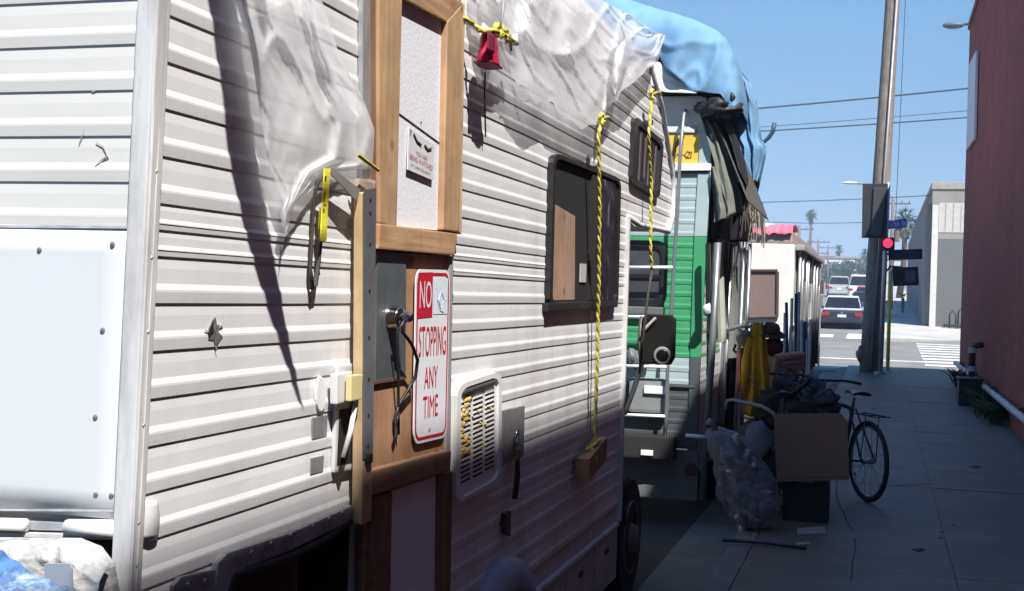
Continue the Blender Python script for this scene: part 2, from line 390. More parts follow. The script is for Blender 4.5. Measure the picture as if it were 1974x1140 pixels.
# conduit on the wall with brackets
pc = mat('grey_pipe', (0.46, 0.44, 0.43), 0.5, var=0.2, scale=5, col2=(0.2, 0.16, 0.13), amt=0.7)
t = thing('wall_pipe', 'pale grey pipe running low along the base of the red brick wall', 'pipe', (WX - 0.09, 20, 0.3))
build(MB().tube([(WX - 0.09, yy, 0.33 + 0.012 * nz3(yy * 0.4, 2)) for yy in range(8, 31)], 0.05, 8), 'pipe_run', pc, t, smooth=True)
for yy in (12, 16, 20, 24, 28):
    build(MB().box((WX - 0.05, yy + 0.4, 0.33), (0.09, 0.05, 0.17)), 'bracket', mat('rusty_iron', (0.12, 0.06, 0.04), 0.8), t, bevel=0.006)
t = thing('standpipe', 'short rusty standpipe with white collars rising beside the red wall', 'pipe', (WX - 0.2, 23.0, 0))
build(MB().tube([(WX - 0.2, 23, 0), (WX - 0.2, 23, 0.86), (WX - 0.14, 23, 0.95), (WX - 0.02, 23, 0.97)], 0.055, 8), 'riser', mat('dark_iron', (0.05, 0.025, 0.022), 0.7), t, smooth=True)
for z in (0.5, 0.82): build(MB().cyl((WX - 0.2, 23, z), (WX - 0.2, 23, z + 0.09), 0.075, 10), 'collar', pc, t)
t = thing('meter_box', 'black metal box on the pavement at the foot of the red wall', 'box', (WX - 0.33, 21.6, 0))
blk = mat('black_plastic', (0.012, 0.012, 0.013), 0.5, var=0.2)
build(MB().box((WX - 0.3, 21.9, 0.21), (0.36, 0.55, 0.42)), 'box_body', blk, t, bevel=0.02)
build(MB().box((WX - 0.3, 21.9, 0.435), (0.4, 0.6, 0.028)), 'lid', blk, t, bevel=0.008)
# weeds along the wall foot
leafm = mat('weed_leaf', (0.06, 0.085, 0.028), 0.7, var=0.4, scale=20)
def weed(name, loc, label, h, n, sp):
    mb = MB()
    for k in range(n):
        a = random.uniform(0, 6.28); L = h * random.uniform(0.4, 1); b = Vector((random.gauss(0, sp), random.gauss(0, sp * 2.2), 0)) + Vector(loc)
        b.x = min(b.x, WX - 0.03)
        d = Vector((math.cos(a) * 0.5, math.sin(a) * 0.5, 1)).normalized(); s = d.orthogonal().normalized() * random.uniform(0.012, 0.03)
        m = b + d * L * 0.6; tip = b + d * L + Vector((math.cos(a), math.sin(a), -0.5)) * L * 0.25
        tip.x = min(tip.x, WX - 0.02)
        mb.add([b, m - s, tip, m + s], [(0, 1, 2, 3)])
    return tag(build(mb, name, leafm), label, 'weed', 'weeds along the foot of the red wall')
for yy, h, n, lab in ((25.5, 0.6, 120, 'sparse weeds by the wall beyond the black box, farthest from the viewer'), (23.6, 0.5, 110, 'green weeds between the standpipe and the far corner of the wall'),
                      (20.3, 0.55, 140, 'dark leafy weeds just this side of the black box'), (18.6, 0.5, 100, 'low weeds at the wall foot by the right edge of the view')):
    weed('weed', (WX - 0.16, yy, 0), lab, h, n, 0.07)

# ------------------------------------------------------------------ utility pole, signal pole, signs at the corner
pw = woodmat('weathered_pole', (0.3, 0.25, 0.21), (0.17, 0.145, 0.125), 0.9)
t = thing('utility_pole', 'tall leaning weathered wooden utility pole at the pavement corner', 'utility pole', (-0.2, 30.5, 0))
b0 = onY(1676, 722, 30.5); b0.z = 0; b1 = onY(1722, -20, 30.5); tp = b0 + (b1 - b0) * 1.25
build(MB().tube([b0 + (tp - b0) * k / 8 for k in range(9)], [0.24 - 0.012 * k for k in range(9)], 14), 'shaft', pw, t, smooth=True)
mb = MB(); mb.blob(b0 + Vector((-0.22, -0.1, 0.42)), (0.09, 0.1, 0.2), 3, 0.2, 2.5, 10, 8)
build(mb, 'burl', pw, t, smooth=True)
mb = MB().cyl(b0 + Vector((0.02, -0.27, 0.1)), b1 + Vector((0.1, -0.2, 0)), 0.028, 6); build(mb, 'conduit', mat('galvanised', (0.33, 0.33, 0.34), 0.5, 0.4, var=0.1), t, smooth=True)
galv = MATS['galvanised']
# dark traffic signal seen from behind on its own steel post
sp = onY(1697, 722, 29.8); sp.z = 0; stp = onY(1712, 352, 29.8)
t = thing('traffic_signal', 'traffic signal seen from behind with dark back plate on a slim steel post', 'traffic light', sp)
build(MB().tube([sp, sp + Vector((0, 0, 0.06))], 0.14, 12), 'post_base', galv, t)
build(MB().cyl(sp, stp, 0.055, 10), 'post', mat('grey_post', (0.42, 0.41, 0.43), 0.45, 0.5), t, smooth=True)
dk = mat('signal_black', (0.03, 0.032, 0.036), 0.5, var=0.15)
q = [onY(x, y, 29.7) for x, y in ((1663, 354), (1712, 354), (1709, 459), (1661, 459))]
build(MB().prism(q, (0, 0.03, 0)), 'back_plate', dk, t, bevel=0.02)
q = [onY(x, y, 29.64) for x, y in ((1684, 362), (1709, 362), (1700, 456), (1679, 456))]
build(MB().prism(q, (0, 0.058, 0)), 'signal_housing', mat('housing_grey', (0.06, 0.06, 0.065), 0.4), t, bevel=0.05, seg=3)
for k in range(3):
    c = onY(1686, 380 + k * 30, 29.75); build(MB().cyl(c, c + Vector((0, 0.22, 0)), 0.13, 14), 'visor', dk, t)
# red lamp facing the viewer across the junction: a second signal on the far corner
c = onY(1713, 469, 29.4)
t = thing('red_signal', 'small signal head showing a lit red lamp beside the steel post', 'traffic light', c)
build(MB().box(c + Vector((0, 0.09, -0.02)), (0.25, 0.16, 0.3)), 'signal_box', dk, t, bevel=0.02)
build(MB().cyl(c + Vector((-0.015, -0.005, 0.0)), c + Vector((-0.015, 0.005, 0.0)), 0.105, 16), 'lens', mat('red_lens', (0.6, 0.01, 0.03), 0.3, emit=((1, 0.02, 0.06), 1.6)), t)
build(MB().lathe([(0.115, 0), (0.118, 0.02), (0.112, 0.06)], c + Vector((-0.015, 0.02, 0)), (0, -1, 0), 14, False), 'visor', dk, t)
# street name sign: white letters on blue
def plate(name, px4, Y, m, d=0.02, bevel=0.0): return [onY(x, y, Y) for x, y in px4]
c = onY(1731, 432, 29.9)
t = thing('street_sign', 'blue street name sign with white letters beside the signal post', 'sign', c)
q = plate('', ((1713, 426), (1748, 422), (1748, 438), (1713, 442)), 29.9, None)
build(MB().prism(q, (0, 0.02, 0)), 'sign_panel', mat('sign_blue', (0.03, 0.13, 0.55), 0.4, var=0.03), t, bevel=0.004)
mb = MB(); text_into(mb, '67th St', (q[0] + q[2]) / 2 + Vector((0.0, -0.006, 0.0)), (q[1] - q[0]).normalized(), (0, 0, 1), (0, -1, 0), 0.36, 0.12, 0.002)
build(mb, 'lettering', white, t)
build(MB().box(q[0] + Vector((-0.02, 0.03, -0.1)), (0.12, 0.03, 0.03)), 'bracket', galv, t)
t = thing('dark_sign', 'long dark sign panel seen in shade above the pedestrian signal', 'sign', onY(1745, 491, 29.9))
q = plate('', ((1712, 482), (1778, 480), (1778, 500), (1713, 502)), 29.9, None)
build(MB().prism(q, (0, 0.03, 0)), 'sign_panel', mat('sign_dark', (0.02, 0.025, 0.05), 0.5), t, bevel=0.006)
build(MB().box(onY(1710, 490, 29.9) + Vector((-0.03, 0.02, 0)), (0.12, 0.03, 0.05)), 'bracket', dk, t)
q = plate('', ((1718, 485), (1772, 484), (1772, 497), (1718, 499)), 29.895, None)
build(MB().prism(q, (0, 0.004, 0)), 'sign_face', mat('dull_face', (0.035, 0.04, 0.075), 0.5, var=0.4, scale=9), t)
t = thing('pedestrian_signal', 'black pedestrian signal box on a bracket below the dark sign', 'pedestrian light', onY(1742, 534, 29.9))
q = plate('', ((1720, 516), (1770, 514), (1772, 550), (1722, 552)), 29.9, None)
build(MB().prism(q, (0, 0.3, 0)), 'signal_box', dk, t, bevel=0.035)
build(MB().tube([onY(1704, 530, 29.9), onY(1716, 514, 29.95), onY(1740, 516, 29.95)], 0.022, 6), 'bracket', dk, t)
build(MB().prism([onY(x, y, 29.893) for x, y in ((1744, 522), (1764, 521), (1765, 544), (1745, 545))], (0, 0.006, 0)), 'glass', mat('grey_glass', (0.09, 0.1, 0.11), 0.15), t)
yp = onY(1711, 715, 31.6); yp.z = -0.02
t = thing('yellow_post', 'thin yellow post standing at the kerb behind the steel signal post', 'post', yp)
build(MB().cyl(yp, onY(1716, 545, 31.6), 0.045, 8), 'post_tube', mat('yellow_paint', (0.62, 0.52, 0.08), 0.5), t, smooth=True)
build(MB().cyl(yp, yp + Vector((0, 0, 0.05)), 0.1, 10), 'base_flange', galv, t)
# street lamp arm seen against the sky beside the brick corner
c = onY(1838, 49, 46)
t = thing('street_lamp', 'street lamp head on a thin arm seen beside the brick corner against the sky', 'street lamp', c + Vector((1.9, 0, -9)))
mb = MB().blob(c, (0.36, 0.16, 0.13), 1, 0.03); build(mb, 'lamp_head', mat('lamp_grey', (0.1, 0.12, 0.15), 0.5), t, smooth=True)
build(MB().tube([c, c + Vector((0.9, 0, 0.06)), c + Vector((1.9, 0, -0.1)), c + Vector((1.92, 0, -0.6)), Vector((c.x + 1.92, c.y, gz(46)))], 0.05, 6), 'arm', MATS['lamp_grey'], t, smooth=True)
c = onY(1638, 353, 90)
t = thing('street_lamp', 'distant pale street lamp head on a long arm left of the signal back plate', 'street lamp', (c.x + 3, 90, gz(90)))
build(MB().blob(c, (0.55, 0.2, 0.1), 2, 0.03), 'lamp_head', mat('pale_lamp', (0.6, 0.62, 0.62), 0.4), t, smooth=True)
build(MB().tube([c, c + Vector((1.5, 0, -0.1)), c + Vector((2.6, 0, -0.5)), (c.x + 3, 90, c.z - 1.2), (c.x + 3, 90, gz(90))], 0.06, 6), 'arm', galv, t, smooth=True)
# power lines
wire = mat('wire', (0.05, 0.08, 0.12), 0.6)
def line(pa, pb, Y, r, label, sag=0.15, ext=2.5):
    a, b = onY(*pa, Y), onY(*pb, Y); d = b - a; a2, b2 = a - d * ext * 0.5, b + d * ext * 0.35
    pts = [a2.lerp(b2, k / 14) - Vector((0, 0, sag * (1 - (2 * k / 14 - 1) ** 2))) + Vector((0, 0, sag)) * 0.7 for k in range(15)]
    tag(build(MB().tube(pts, r, 5), 'power_line', wire, smooth=True), label, 'wire', 'wires crossing the sky above the junction')
line((1460, 207), (1862, 170), 42, 0.03, 'thick uppermost wire crossing the sky behind the leaning pole')
line((1465, 243), (1862, 213), 43, 0.012, 'faint wire just under the uppermost pair of wires')
line((1465, 251), (1862, 226), 42, 0.024, 'lower dark wire of the upper set behind the leaning pole')
line((1470, 387), (1770, 377), 60, 0.022, 'single wire low in the sky above the signal back plate base', 0.3)
line((1560, 428), (1690, 427), 80, 0.022, 'lowest wire near the palm crown over the far road', 0.3)
a, b = onY(1748, -60, 40), onY(1727, 410, 40)
tag(build(MB().tube([a, b, b + (b - a) * 0.35], 0.012, 5), 'guy_wire', wire), 'thin near vertical wire just right of the leaning pole', 'wire')

# ------------------------------------------------------------------ concrete building across the junction
cw = mat('grey_render', (0.25, 0.24, 0.22), 0.85, var=0.12, scale=1.2, bump=0.15, col2=(0.22, 0.21, 0.2), amt=0.5)
cw2 = mat('grey_overpaint', (0.125, 0.128, 0.13), 0.85, var=0.06, scale=1)
YB = 58.0; gb = gz(YB) + 0.1
pl = onY(1771, 637, YB); ptop = onY(1785, 352, YB); xl = onY(1778, 500, YB).x
t = thing('concrete_building', 'grey concrete building with painted over wall beyond the junction', 'building', (xl + 6, YB + 10, gb))
build(MB().box2((xl + 0.35, YB, gb - 0.6), (xl + 16, YB + 40, ptop.z - 0.3)), 'wall', cw, t)
build(MB().box2((xl + 0.1, YB + 0.4, gb - 0.6), (xl + 0.348, YB + 40, ptop.z - 0.9)), 'side_wall', mat('side_render', (0.22, 0.215, 0.2), 0.85), t)
build(MB().box2((xl + 0.3, YB - 0.06, ptop.z - 0.298), (xl + 16.1, YB + 40.1, ptop.z)), 'parapet', mat('parapet_grey', (0.3, 0.28, 0.25), 0.85, var=0.15), t, bevel=0.03)
build(MB().box2((xl + 0.36, YB - 0.1, gb - 0.5), (xl + 0.62, YB - 0.003, ptop.z - 1.0)), 'pilaster', mat('pale_pilaster', (0.55, 0.53, 0.5), 0.8, var=0.08), t, bevel=0.02)
build(MB().box2((xl + 0.64, YB - 0.012, gb - 0.5), (xl + 15, YB - 0.002, gb + 3.9)), 'painted_patch', cw2, t)
build(MB().box2((xl + 0.64, YB - 0.02, ptop.z - 2.2), (xl + 2.0, YB - 0.002, ptop.z - 0.9)), 'lit_plaster_band', mat('lit_plaster', (0.46, 0.44, 0.41), 0.85, var=0.1), t)  # paler tone paints sunlight onto the upper left of the wall
for k in range(4): build(MB().box2((xl + 0.9 + k * 0.32, YB - 0.03, ptop.z - 2.15), (xl + 0.94 + k * 0.32, YB - 0.019, ptop.z - 0.95)), 'plaster_rib', MATS['parapet_grey'], t)
# leaning parked bicycle / rack by that wall
t = thing('bike_rack', 'dark curved metal rack standing at the foot of the grey concrete building', 'bike rack', (xl + 1.6, YB - 1.2, gb))
for k in range(3):
    x = xl + 1.15 + k * 0.35
    build(MB().tube([(x, YB - 1.2, gb + 0.0), (x, YB - 1.2, gb + 0.6 + 0.12 * k), (x + 0.12, YB - 1.2, gb + 0.75 + 0.12 * k), (x + 0.26, YB - 1.2, gb + 0.6 + 0.12 * k), (x + 0.26, YB - 1.2, gb)], 0.035, 6), 'hoop', dk, t, smooth=True)
build(MB().box((xl + 1.55, YB - 1.2, gb + 0.1), (1.3, 0.3, 0.14)), 'rack_base', dk, t, bevel=0.03)
# black gate / clutter far along the far pavement
t = thing('parked_scooter', 'small dark parked bike standing on the far pavement beside the concrete building', 'bike', onY(1742, 596, 75))
c = onY(1740, 598, 75); c.z = gz(75) + 0.13
for dx in (-0.0, 0.0):
    pass
for dy in (-0.55, 0.55):
    mb = MB(); mb.tube([c + Vector((0, dy + 0.3 * math.cos(a), 0.3 + 0.3 * math.sin(a))) for a in [k * math.pi / 8 for k in range(17)]], 0.05, 6, False); build(mb, 'wheel', dk, t, smooth=True)
build(MB().tube([c + Vector((0, -0.55, 0.3)), c + Vector((0, -0.1, 0.75)), c + Vector((0, 0.4, 0.8)), c + Vector((0, 0.55, 0.3))], 0.09, 8), 'frame', dk, t, smooth=True)
build(MB().box(c + Vector((0, -0.2, 0.95)), (0.22, 0.5, 0.1)), 'saddle', dk, t, bevel=0.04)
build(MB().tube([c + Vector((-0.3, 0.35, 1.1)), c + Vector((0, 0.42, 1.0)), c + Vector((0.3, 0.35, 1.1))], 0.03, 6), 'handlebar', dk, t)
# ================================================================== NEAR MOTORHOME
A = 1.3
def S(px, py, o=0.0): return onX(px, py, -A + o)
def SP(pts, o=0.0): return [S(x, y, o) for x, y in pts]
def slab(mb, pts, o0, o1):            # polygon seen at offset o1, extruded back to o0
    mb.prism(SP(pts, o1), (o0 - o1, 0, 0)); return mb
wht = mat('motorhome_aluminium', (0.68, 0.68, 0.685), 0.42, var=0.05, scale=2.2, bump=0.05, bscale=14, col2=(0.36, 0.31, 0.26), amt=0.5, stretch=(1, 2.6, 0.45), thr=(0.5, 0.74))
whr = mat('rear_aluminium', (0.58, 0.575, 0.55), 0.42, var=0.04, scale=2.2, bump=0.05, bscale=14, col2=(0.5, 0.47, 0.4), amt=0.35, thr=(0.56, 0.75))
trim = mat('corner_trim', (0.56, 0.56, 0.56), 0.4, var=0.12, scale=9, col2=(0.25, 0.24, 0.23), amt=0.75, thr=(0.5, 0.66), stretch=(1, 1, 0.25), bump=0.1)
shade = mat('motorhome_shell', (0.5, 0.49, 0.48), 0.7)
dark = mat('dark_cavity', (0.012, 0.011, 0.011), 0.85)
YR = S(275, 570).y
Y_F = 6.44; Y_NOSE = 7.86; ZTOP = 2.93
rv = thing('motorhome', 'white ribbed motorhome with plywood door and plastic sheeting filling the left of the view', 'motorhome', (-2.45, 4.4, -0.15))
# shell: body box, cab-over nose, floor, cab behind it
yo0, yo1 = S(428, 1110).y, S(684, 985).y; ZO = 1.085
mb = MB()
mb.box2((-3.62, YR + 0.012, ZO), (-A - 0.008, Y_F - 0.01, ZTOP))
mb.box2((-3.62, YR + 0.012, 0.2), (-A - 0.008, yo0, ZO))
mb.box2((-3.62, yo0, 0.2), (-1.95, yo1, ZO))
mb.box2((-3.62, yo1, 0.2), (-A - 0.008, Y_F - 0.01, ZO))
build(mb, 'body_shell', shade, rv)
nose = [(-A - 0.008, Y_F - 0.01, 2.02), (-A - 0.008, Y_NOSE - 0.1, 2.05), (-A - 0.008, Y_NOSE - 0.02, 2.14), (-A - 0.008, Y_NOSE - 0.04, 2.4), (-A - 0.008, 7.35, 2.75), (-A - 0.008, 6.95, ZTOP), (-A - 0.008, Y_F - 0.01, ZTOP)]
build(MB().prism(nose, (-2.3, 0, 0)), 'cab_over', shade, rv)
# --- corrugated siding: each course its own piece
SP_ = 0.0886
gro = [1.745, 1.795]
while gro[-1] < ZTOP - 0.02: gro.append(gro[-1] + SP_)
low = [1.695]
while low[-1] > 0.5: low.append(low[-1] - SP_)
gro = sorted(low) + gro
def nose_y(z):
    if z < 2.06: return Y_F
    pts = [(2.06, Y_NOSE - 0.02), (2.14, Y_NOSE), (2.4, Y_NOSE - 0.03), (2.75, 7.36), (2.93, 6.96), (3.2, 6.7)]
    for (z0, y0), (z1, y1) in zip(pts, pts[1:]):
        if z <= z1: return y0 + (y1 - y0) * (z - z0) / (z1 - z0)
    return 6.7
def corner_y(z): return lerp(1.99, 2.035, (z - 1.08) / 1.09)
def course(mb, pt, z0, z1, a0, a1, wob=0.0024, n=None, seed=0, out=1):
    """one lapped siding course between grooves z0..z1; pt(a, z, o) gives the place"""
    h = z1 - z0
    prof = [(0.0, -0.004), (0.0015, 0.0014), (0.012, 0.0024), (0.25 * h, 0.0033), (0.30 * h, 0.0031), (0.37 * h, 0.0012), (0.43 * h, -0.0002), (0.75 * h, -0.0003), (h + 0.001, -0.0018)]
    n = n or max(3, int((a1 - a0) / 0.14)); vs, fs = [], []
    for i in range(n + 1):
        a = a0 + (a1 - a0) * i / n
        for (dz, o) in prof:
            q = nz3(a * 2.1, z0 * 3.0 + dz * 2, seed) * wob + nz3(a * 7, z0 * 9 + dz * 9, seed + 5) * wob * 0.35
            vs.append(pt(a, z0 + dz + 0.0015 * nz3(a * 1.7, z0 * 5, 3), o + q))
    k = len(prof)
    for i in range(n):
        for j in range(k - 1):
            fs.append((i * k + j, (i + 1) * k + j, (i + 1) * k + j + 1, i * k + j + 1))
    return mb.add(vs, fs)
def pt_side(a, z, o): return Vector((-A + o, a, z))
dl, dr = S(704, 560).y, S(872, 560).y
for z0, z1 in zip(gro, gro[1:]):
    zm = (z0 + z1) / 2
    ye = nose_y(zm)
    if z0 < 0.52: continue
    spans = []
    cs = corner_y(zm) + 0.02
    if zm > ZO: spans.append((cs, dl))
    else: spans.append((cs, yo0 - 0.01))
    spans.append((dr, ye))
    for a, b in spans:
        build(course(MB(), pt_side, z0, z1, a, b, seed=1), 'siding_plank', wht, rv, smooth=False)
# lower-left: hem strip over the open locker, with rivets, and drooping dark rubber
hem = mat('hem_grey', (0.3, 0.3, 0.31), 0.5, var=0.2, scale=20, col2=(0.14, 0.12, 0.11), amt=0.7)
slab(MB(), [(430, 1100), (470, 1065), (560, 1035), (680, 976), (680, 1003), (560, 1062), (474, 1092), (440, 1140), (425, 1140)], 0.0, 0.022)
build(slab(MB(), [(418, 1128), (422, 1085), (440, 1066), (472, 1056), (560, 1028), (682, 974), (682, 1002), (560, 1062), (474, 1094), (448, 1120), (440, 1150), (420, 1150)], 0.003, 0.02), 'hem_strip', hem, rv, bevel=0.004)
rv_screw = mat('screw_steel', (0.35, 0.34, 0.33), 0.4, 0.8)
for (x, y) in ((484, 1066), (522, 1048), (560, 1032), (568, 1026), (604, 1014), (634, 1000), (660, 988)):
    c = S(x, y, 0.02); build(MB().lathe([(0.006, 0), (0.005, 0.003), (0.002, 0.0045)], c, (1, 0, 0), 8), 'screw', rv_screw, rv)
build(MB().tube(SP([(432, 1150), (445, 1112), (474, 1100), (560, 1072), (620, 1042), (684, 998)], 0.012), 0.012, 8), 'rubber_seal', mat('old_rubber', (0.03, 0.03, 0.03), 0.7), rv, smooth=True)
build(slab(MB(), [(335, 1130), (350, 1112), (415, 1098), (424, 1110), (424, 1150), (335, 1150)], 0.004, 0.0145), 'patch_plate', hem, rv, bevel=0.004)
for (x, y) in ((362, 1130), (395, 1122)):
    c = S(x, y, 0.0145); build(MB().lathe([(0.008, 0), (0.006, 0.003)], c, (1, 0, 0), 8), 'screw', rv_screw, rv)
# things inside the open locker
build(MB().box2((-1.94, yo0 + 0.01, 0.6), (-1.36, yo1 - 0.02, 0.62)), 'locker_floor', dark, rv)  # locker linings coloured near black to paint in the shade inside
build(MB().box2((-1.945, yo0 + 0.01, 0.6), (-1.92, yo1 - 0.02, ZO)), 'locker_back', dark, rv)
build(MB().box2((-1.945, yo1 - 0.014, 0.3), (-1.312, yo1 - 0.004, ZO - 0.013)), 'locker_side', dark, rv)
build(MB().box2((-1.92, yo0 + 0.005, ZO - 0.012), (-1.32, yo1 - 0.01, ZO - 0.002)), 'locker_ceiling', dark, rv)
cb = mat('cardboard', (0.24, 0.145, 0.085), 0.85, var=0.12, scale=4, bump=0.1)
lb = thing('cardboard_box', 'brown box inside the dark open locker low on the near motorhome', 'box', S(536, 1140, -0.2))
c = S(540, 1130, -0.25); c.z = 0.63
build(MB().box2((c.x - 0.2, c.y - 0.12, 0.622), (c.x + 0.1, c.y + 0.16, 1.0)), 'box_body', cb, lb, bevel=0.004)
build(MB().box2((c.x - 0.2, c.y + 0.01, 1.002), (c.x + 0.1, c.y + 0.05, 1.004)), 'tape', mat('tape', (0.3, 0.2, 0.12), 0.3), lb)
# --- corner trim
build(slab(MB(), [(300, -15), (331, -15), (272, 1150), (247, 1150)], -0.02, 0.018), 'corner_trim', trim, rv, bevel=0.004)
build(slab(MB(), [(309, -15), (314, -15), (256, 1150), (252, 1150)], 0.0185, 0.022), 'trim_bead', trim, rv)
build(slab(MB(), [(321, -15), (325, -15), (266, 1150), (263, 1150)], 0.0185, 0.021), 'trim_bead', trim, rv)
q = [onY(x, y, YR - 0.016) for x, y in ((284, -15), (306, -15), (252, 1150), (231, 1150))]
build(MB().prism(q, (0, 0.03, 0)), 'corner_trim', trim, rv, bevel=0.004)
q = [onY(x, y, YR - 0.003) for x, y in ((279, -15), (287, -15), (234, 1150), (226, 1150))]
build(MB().prism(q, (0, 0.01, 0)), 'sealant', mat('old_sealant', (0.22, 0.21, 0.2), 0.8, var=0.4, scale=40), rv)
for y in (90, 331, 497, 640, 820, 1008, 1090):
    c = S(lerp(318, 262, y / 1140), y, 0.018); build(MB().lathe([(0.005, 0), (0.004, 0.002), (0.001, 0.003)], c, (1, 0, 0), 8), 'screw', rv_screw, rv)
# --- rear face
def RF(px, py, o=0.0): return onY(px, py, YR - o)
xe = RF(262, 570).x
def pt_rear(a, z, o): return Vector((a, YR - o, z))
zr = [RF(275, y).z for y in (442.5, 352.5, 262.5, 174, 86)]
while zr[-1] < ZTOP: zr.append(zr[-1] + 0.0835)
for z0, z1 in zip(zr, zr[1:]):
    build(course(MB(), pt_rear, z0, z1, -3.62, -A - 0.004, seed=9, n=14), 'rear_siding_plank', whr, rv)
panel = mat('smooth_panel', (0.57, 0.59, 0.6), 0.35, var=0.02, scale=1.5, bump=0.04, bscale=5)
def fpan(u, v):
    x = lerp(-3.62, -A - 0.002, u); z = lerp(RF(240, 998).z - 0.002, zr[0] + 0.004, v)
    return Vector((x, YR - 0.009 + 0.004 * nz3(x * 1.3, z * 1.1, 2), z))
build(MB().grid(fpan, 30, 12), 'smooth_panel', panel, rv, smooth=True, solid=0.004)
for (x, y) in ((76, 482), (217, 471), (198, 637), (184, 805), (185, 954), (215, 956)):
    c = RF(x, y, 0.014); build(MB().lathe([(0.0055, 0), (0.0045, 0.002), (0.0015, 0.003)], c, (0, -1, 0), 8), 'screw', rv_screw, rv)
scf = mat('scuff_mark', (0.36, 0.34, 0.3), 0.8, var=0.4, scale=60)
for pts in (((175, 172), (230, 150), (231, 158), (178, 178)), ((155, 833), (182, 830), (182, 833), (155, 835))):
    build(MB().prism([RF(x, y, 0.0011) for x, y in pts], (0, 0.001, 0)), 'scuff', scf, rv)
for pts in ([(168, 240), (152, 278)], [(185, 274), (198, 282), (209, 303), (196, 308), (183, 322)], [(196, 308), (206, 300)]):
    build(MB().tube([RF(x, y, 0.0018) for x, y in pts], 0.001, 5), 'scratch', scf, rv)
for (a, b, y0, y1) in ((-300, 262, 436, 441), (-300, 228, 983, 987)):
    build(MB().prism([RF(a, y0 - 4, 0.015), RF(b, y0, 0.015), RF(b, y1, 0.015), RF(a, y1 - 4, 0.015)], (0, 0.003, 0)), 'seam_sealant', MATS['scuff_mark'] if False else mat('pale_sealant', (0.42, 0.43, 0.44), 0.7, var=0.3, scale=20), rv)
# rear bottom rail
build(MB().tube([RF(x, y, 0.02) for x, y in ((-300, 1006), (50, 1013))], 0.013, 10), 'rail_tube', white, rv, smooth=True)
build(MB().tube([RF(x, y, 0.024) for x, y in ((130, 1018), (228, 1020))], 0.0165, 10), 'rail_tube', white, rv, smooth=True)
q = [RF(x, y, 0.008) for x, y in ((48, 1004), (132, 1008), (132, 1024), (48, 1022))]; build(MB().prism(q, (0, 0.01, 0)), 'rail_bracket', mat('zinc', (0.42, 0.43, 0.46), 0.4, 0.5, var=0.25, scale=25), rv, bevel=0.002)
q = [RF(x, y, 0.02) for x, y in ((-300, 1018), (228, 1034), (228, 1040), (-300, 1026))]; build(MB().prism(q, (0, 0.02, 0)), 'rail_lip', trim, rv)
q = [RF(x, y, -0.01) for x, y in ((-300, 1026), (232, 1040), (232, 1160), (-300, 1160))]; build(MB().prism(q, (0, 0.01, 0)), 'rear_skirt', dark, rv)
# --- hole torn in the siding and a dented loose panel end by the corner
tz = mat('torn_metal', (0.16, 0.15, 0.145), 0.6, 0.2, var=0.7, scale=70)
hole = [(405, 632), (411, 618), (416, 612), (418, 626), (424, 628), (421, 640), (430, 650), (424, 656), (416, 668), (412, 656), (402, 655), (401, 643)]
build(slab(MB(), hole, 0.001, 0.0042), 'tear', tz, rv)
build(slab(MB(), [(405, 632), (411, 618), (413, 640), (404, 652), (401, 643)], 0.0043, 0.005), 'tear', dark, rv)
for a, b in (((403, 640), (395, 636)), ((424, 628), (430, 622)), ((416, 668), (418, 676))): build(MB().tube(SP([a, b], 0.0045), 0.0015, 4), 'torn_edge', scf, rv)
def fd(u, v):
    p = S(lerp(270, 308 - 14 * (v - .5) ** 2 * 4 * 0.4, u), lerp(1042, 965, v), 0.005); p.x += 0.009 * math.sin(u * math.pi) * (0.4 + 0.6 * math.sin(v * math.pi)); return p
build(MB().grid(fd, 10, 8), 'bent_flap', wht, rv, smooth=True, solid=0.002)
# ------------------------------------------------------------------ home-made door
wood = woodmat('pine', (0.52, 0.335, 0.19), (0.41, 0.25, 0.13)); wood2 = woodmat('pale_pine', (0.6, 0.44, 0.26), (0.48, 0.33, 0.18)); woodh = woodmat('pine_cross', (0.5, 0.31, 0.17), (0.36, 0.2, 0.1), ax=1)
ply = woodmat('plywood_sheet', (0.42, 0.245, 0.14), (0.34, 0.185, 0.1)); brown = woodmat('brown_board', (0.25, 0.13, 0.075), (0.18, 0.09, 0.05))
whiteboard = mat('white_board', (0.72, 0.73, 0.77), 0.75, var=0.05, scale=60, bump=0.12, bscale=90)
gm = mat('grey_steel', (0.2, 0.205, 0.215), 0.45, 0.4, var=0.15, scale=8, col2=(0.12, 0.1, 0.09), amt=0.4)
gsheet = mat('steel_sheet', (0.15, 0.17, 0.18), 0.4, 0.55, var=0.25, scale=10, col2=(0.3, 0.33, 0.34), amt=0.4)
O1 = 0.04
build(slab(MB(), [(700, -15), (723, -15), (724, 372), (699, 368)], 0.002, 0.016), 'flashing_strip', mat('galv_strip', (0.4, 0.41, 0.43), 0.4, 0.5, var=0.25, scale=14, stretch=(1, 1, 0.4)), rv, bevel=0.003)
build(slab(MB(), [(723.5, -15), (730, -15), (733, 455), (725, 455)], 0.002, 0.03), 'door_edge', brown, rv)
dz = 0.0
build(slab(MB(), [(731, -15), (776, -15), (765, 438), (732, 430)], 0.014, O1), 'door_stile', wood, rv, bevel=0.004)
build(slab(MB(), [(863, 42), (893, 8), (886, 447), (855, 443)], 0.014, O1), 'door_stile', wood, rv, bevel=0.004)
build(slab(MB(), [(777, -62), (893, 6), (864, 44), (776, -4)], 0.014, O1 - 0.002), 'door_rail', woodh, rv, bevel=0.004)
build(slab(MB(), [(733, 431), (882, 451), (877, 492), (729, 480)], 0.012, O1 + 0.004), 'door_rail', woodh, rv, bevel=0.005)
build(slab(MB(), [(768, -60), (868, -60), (860, 446), (760, 436)], 0.008, 0.02), 'door_panel', whiteboard, rv)
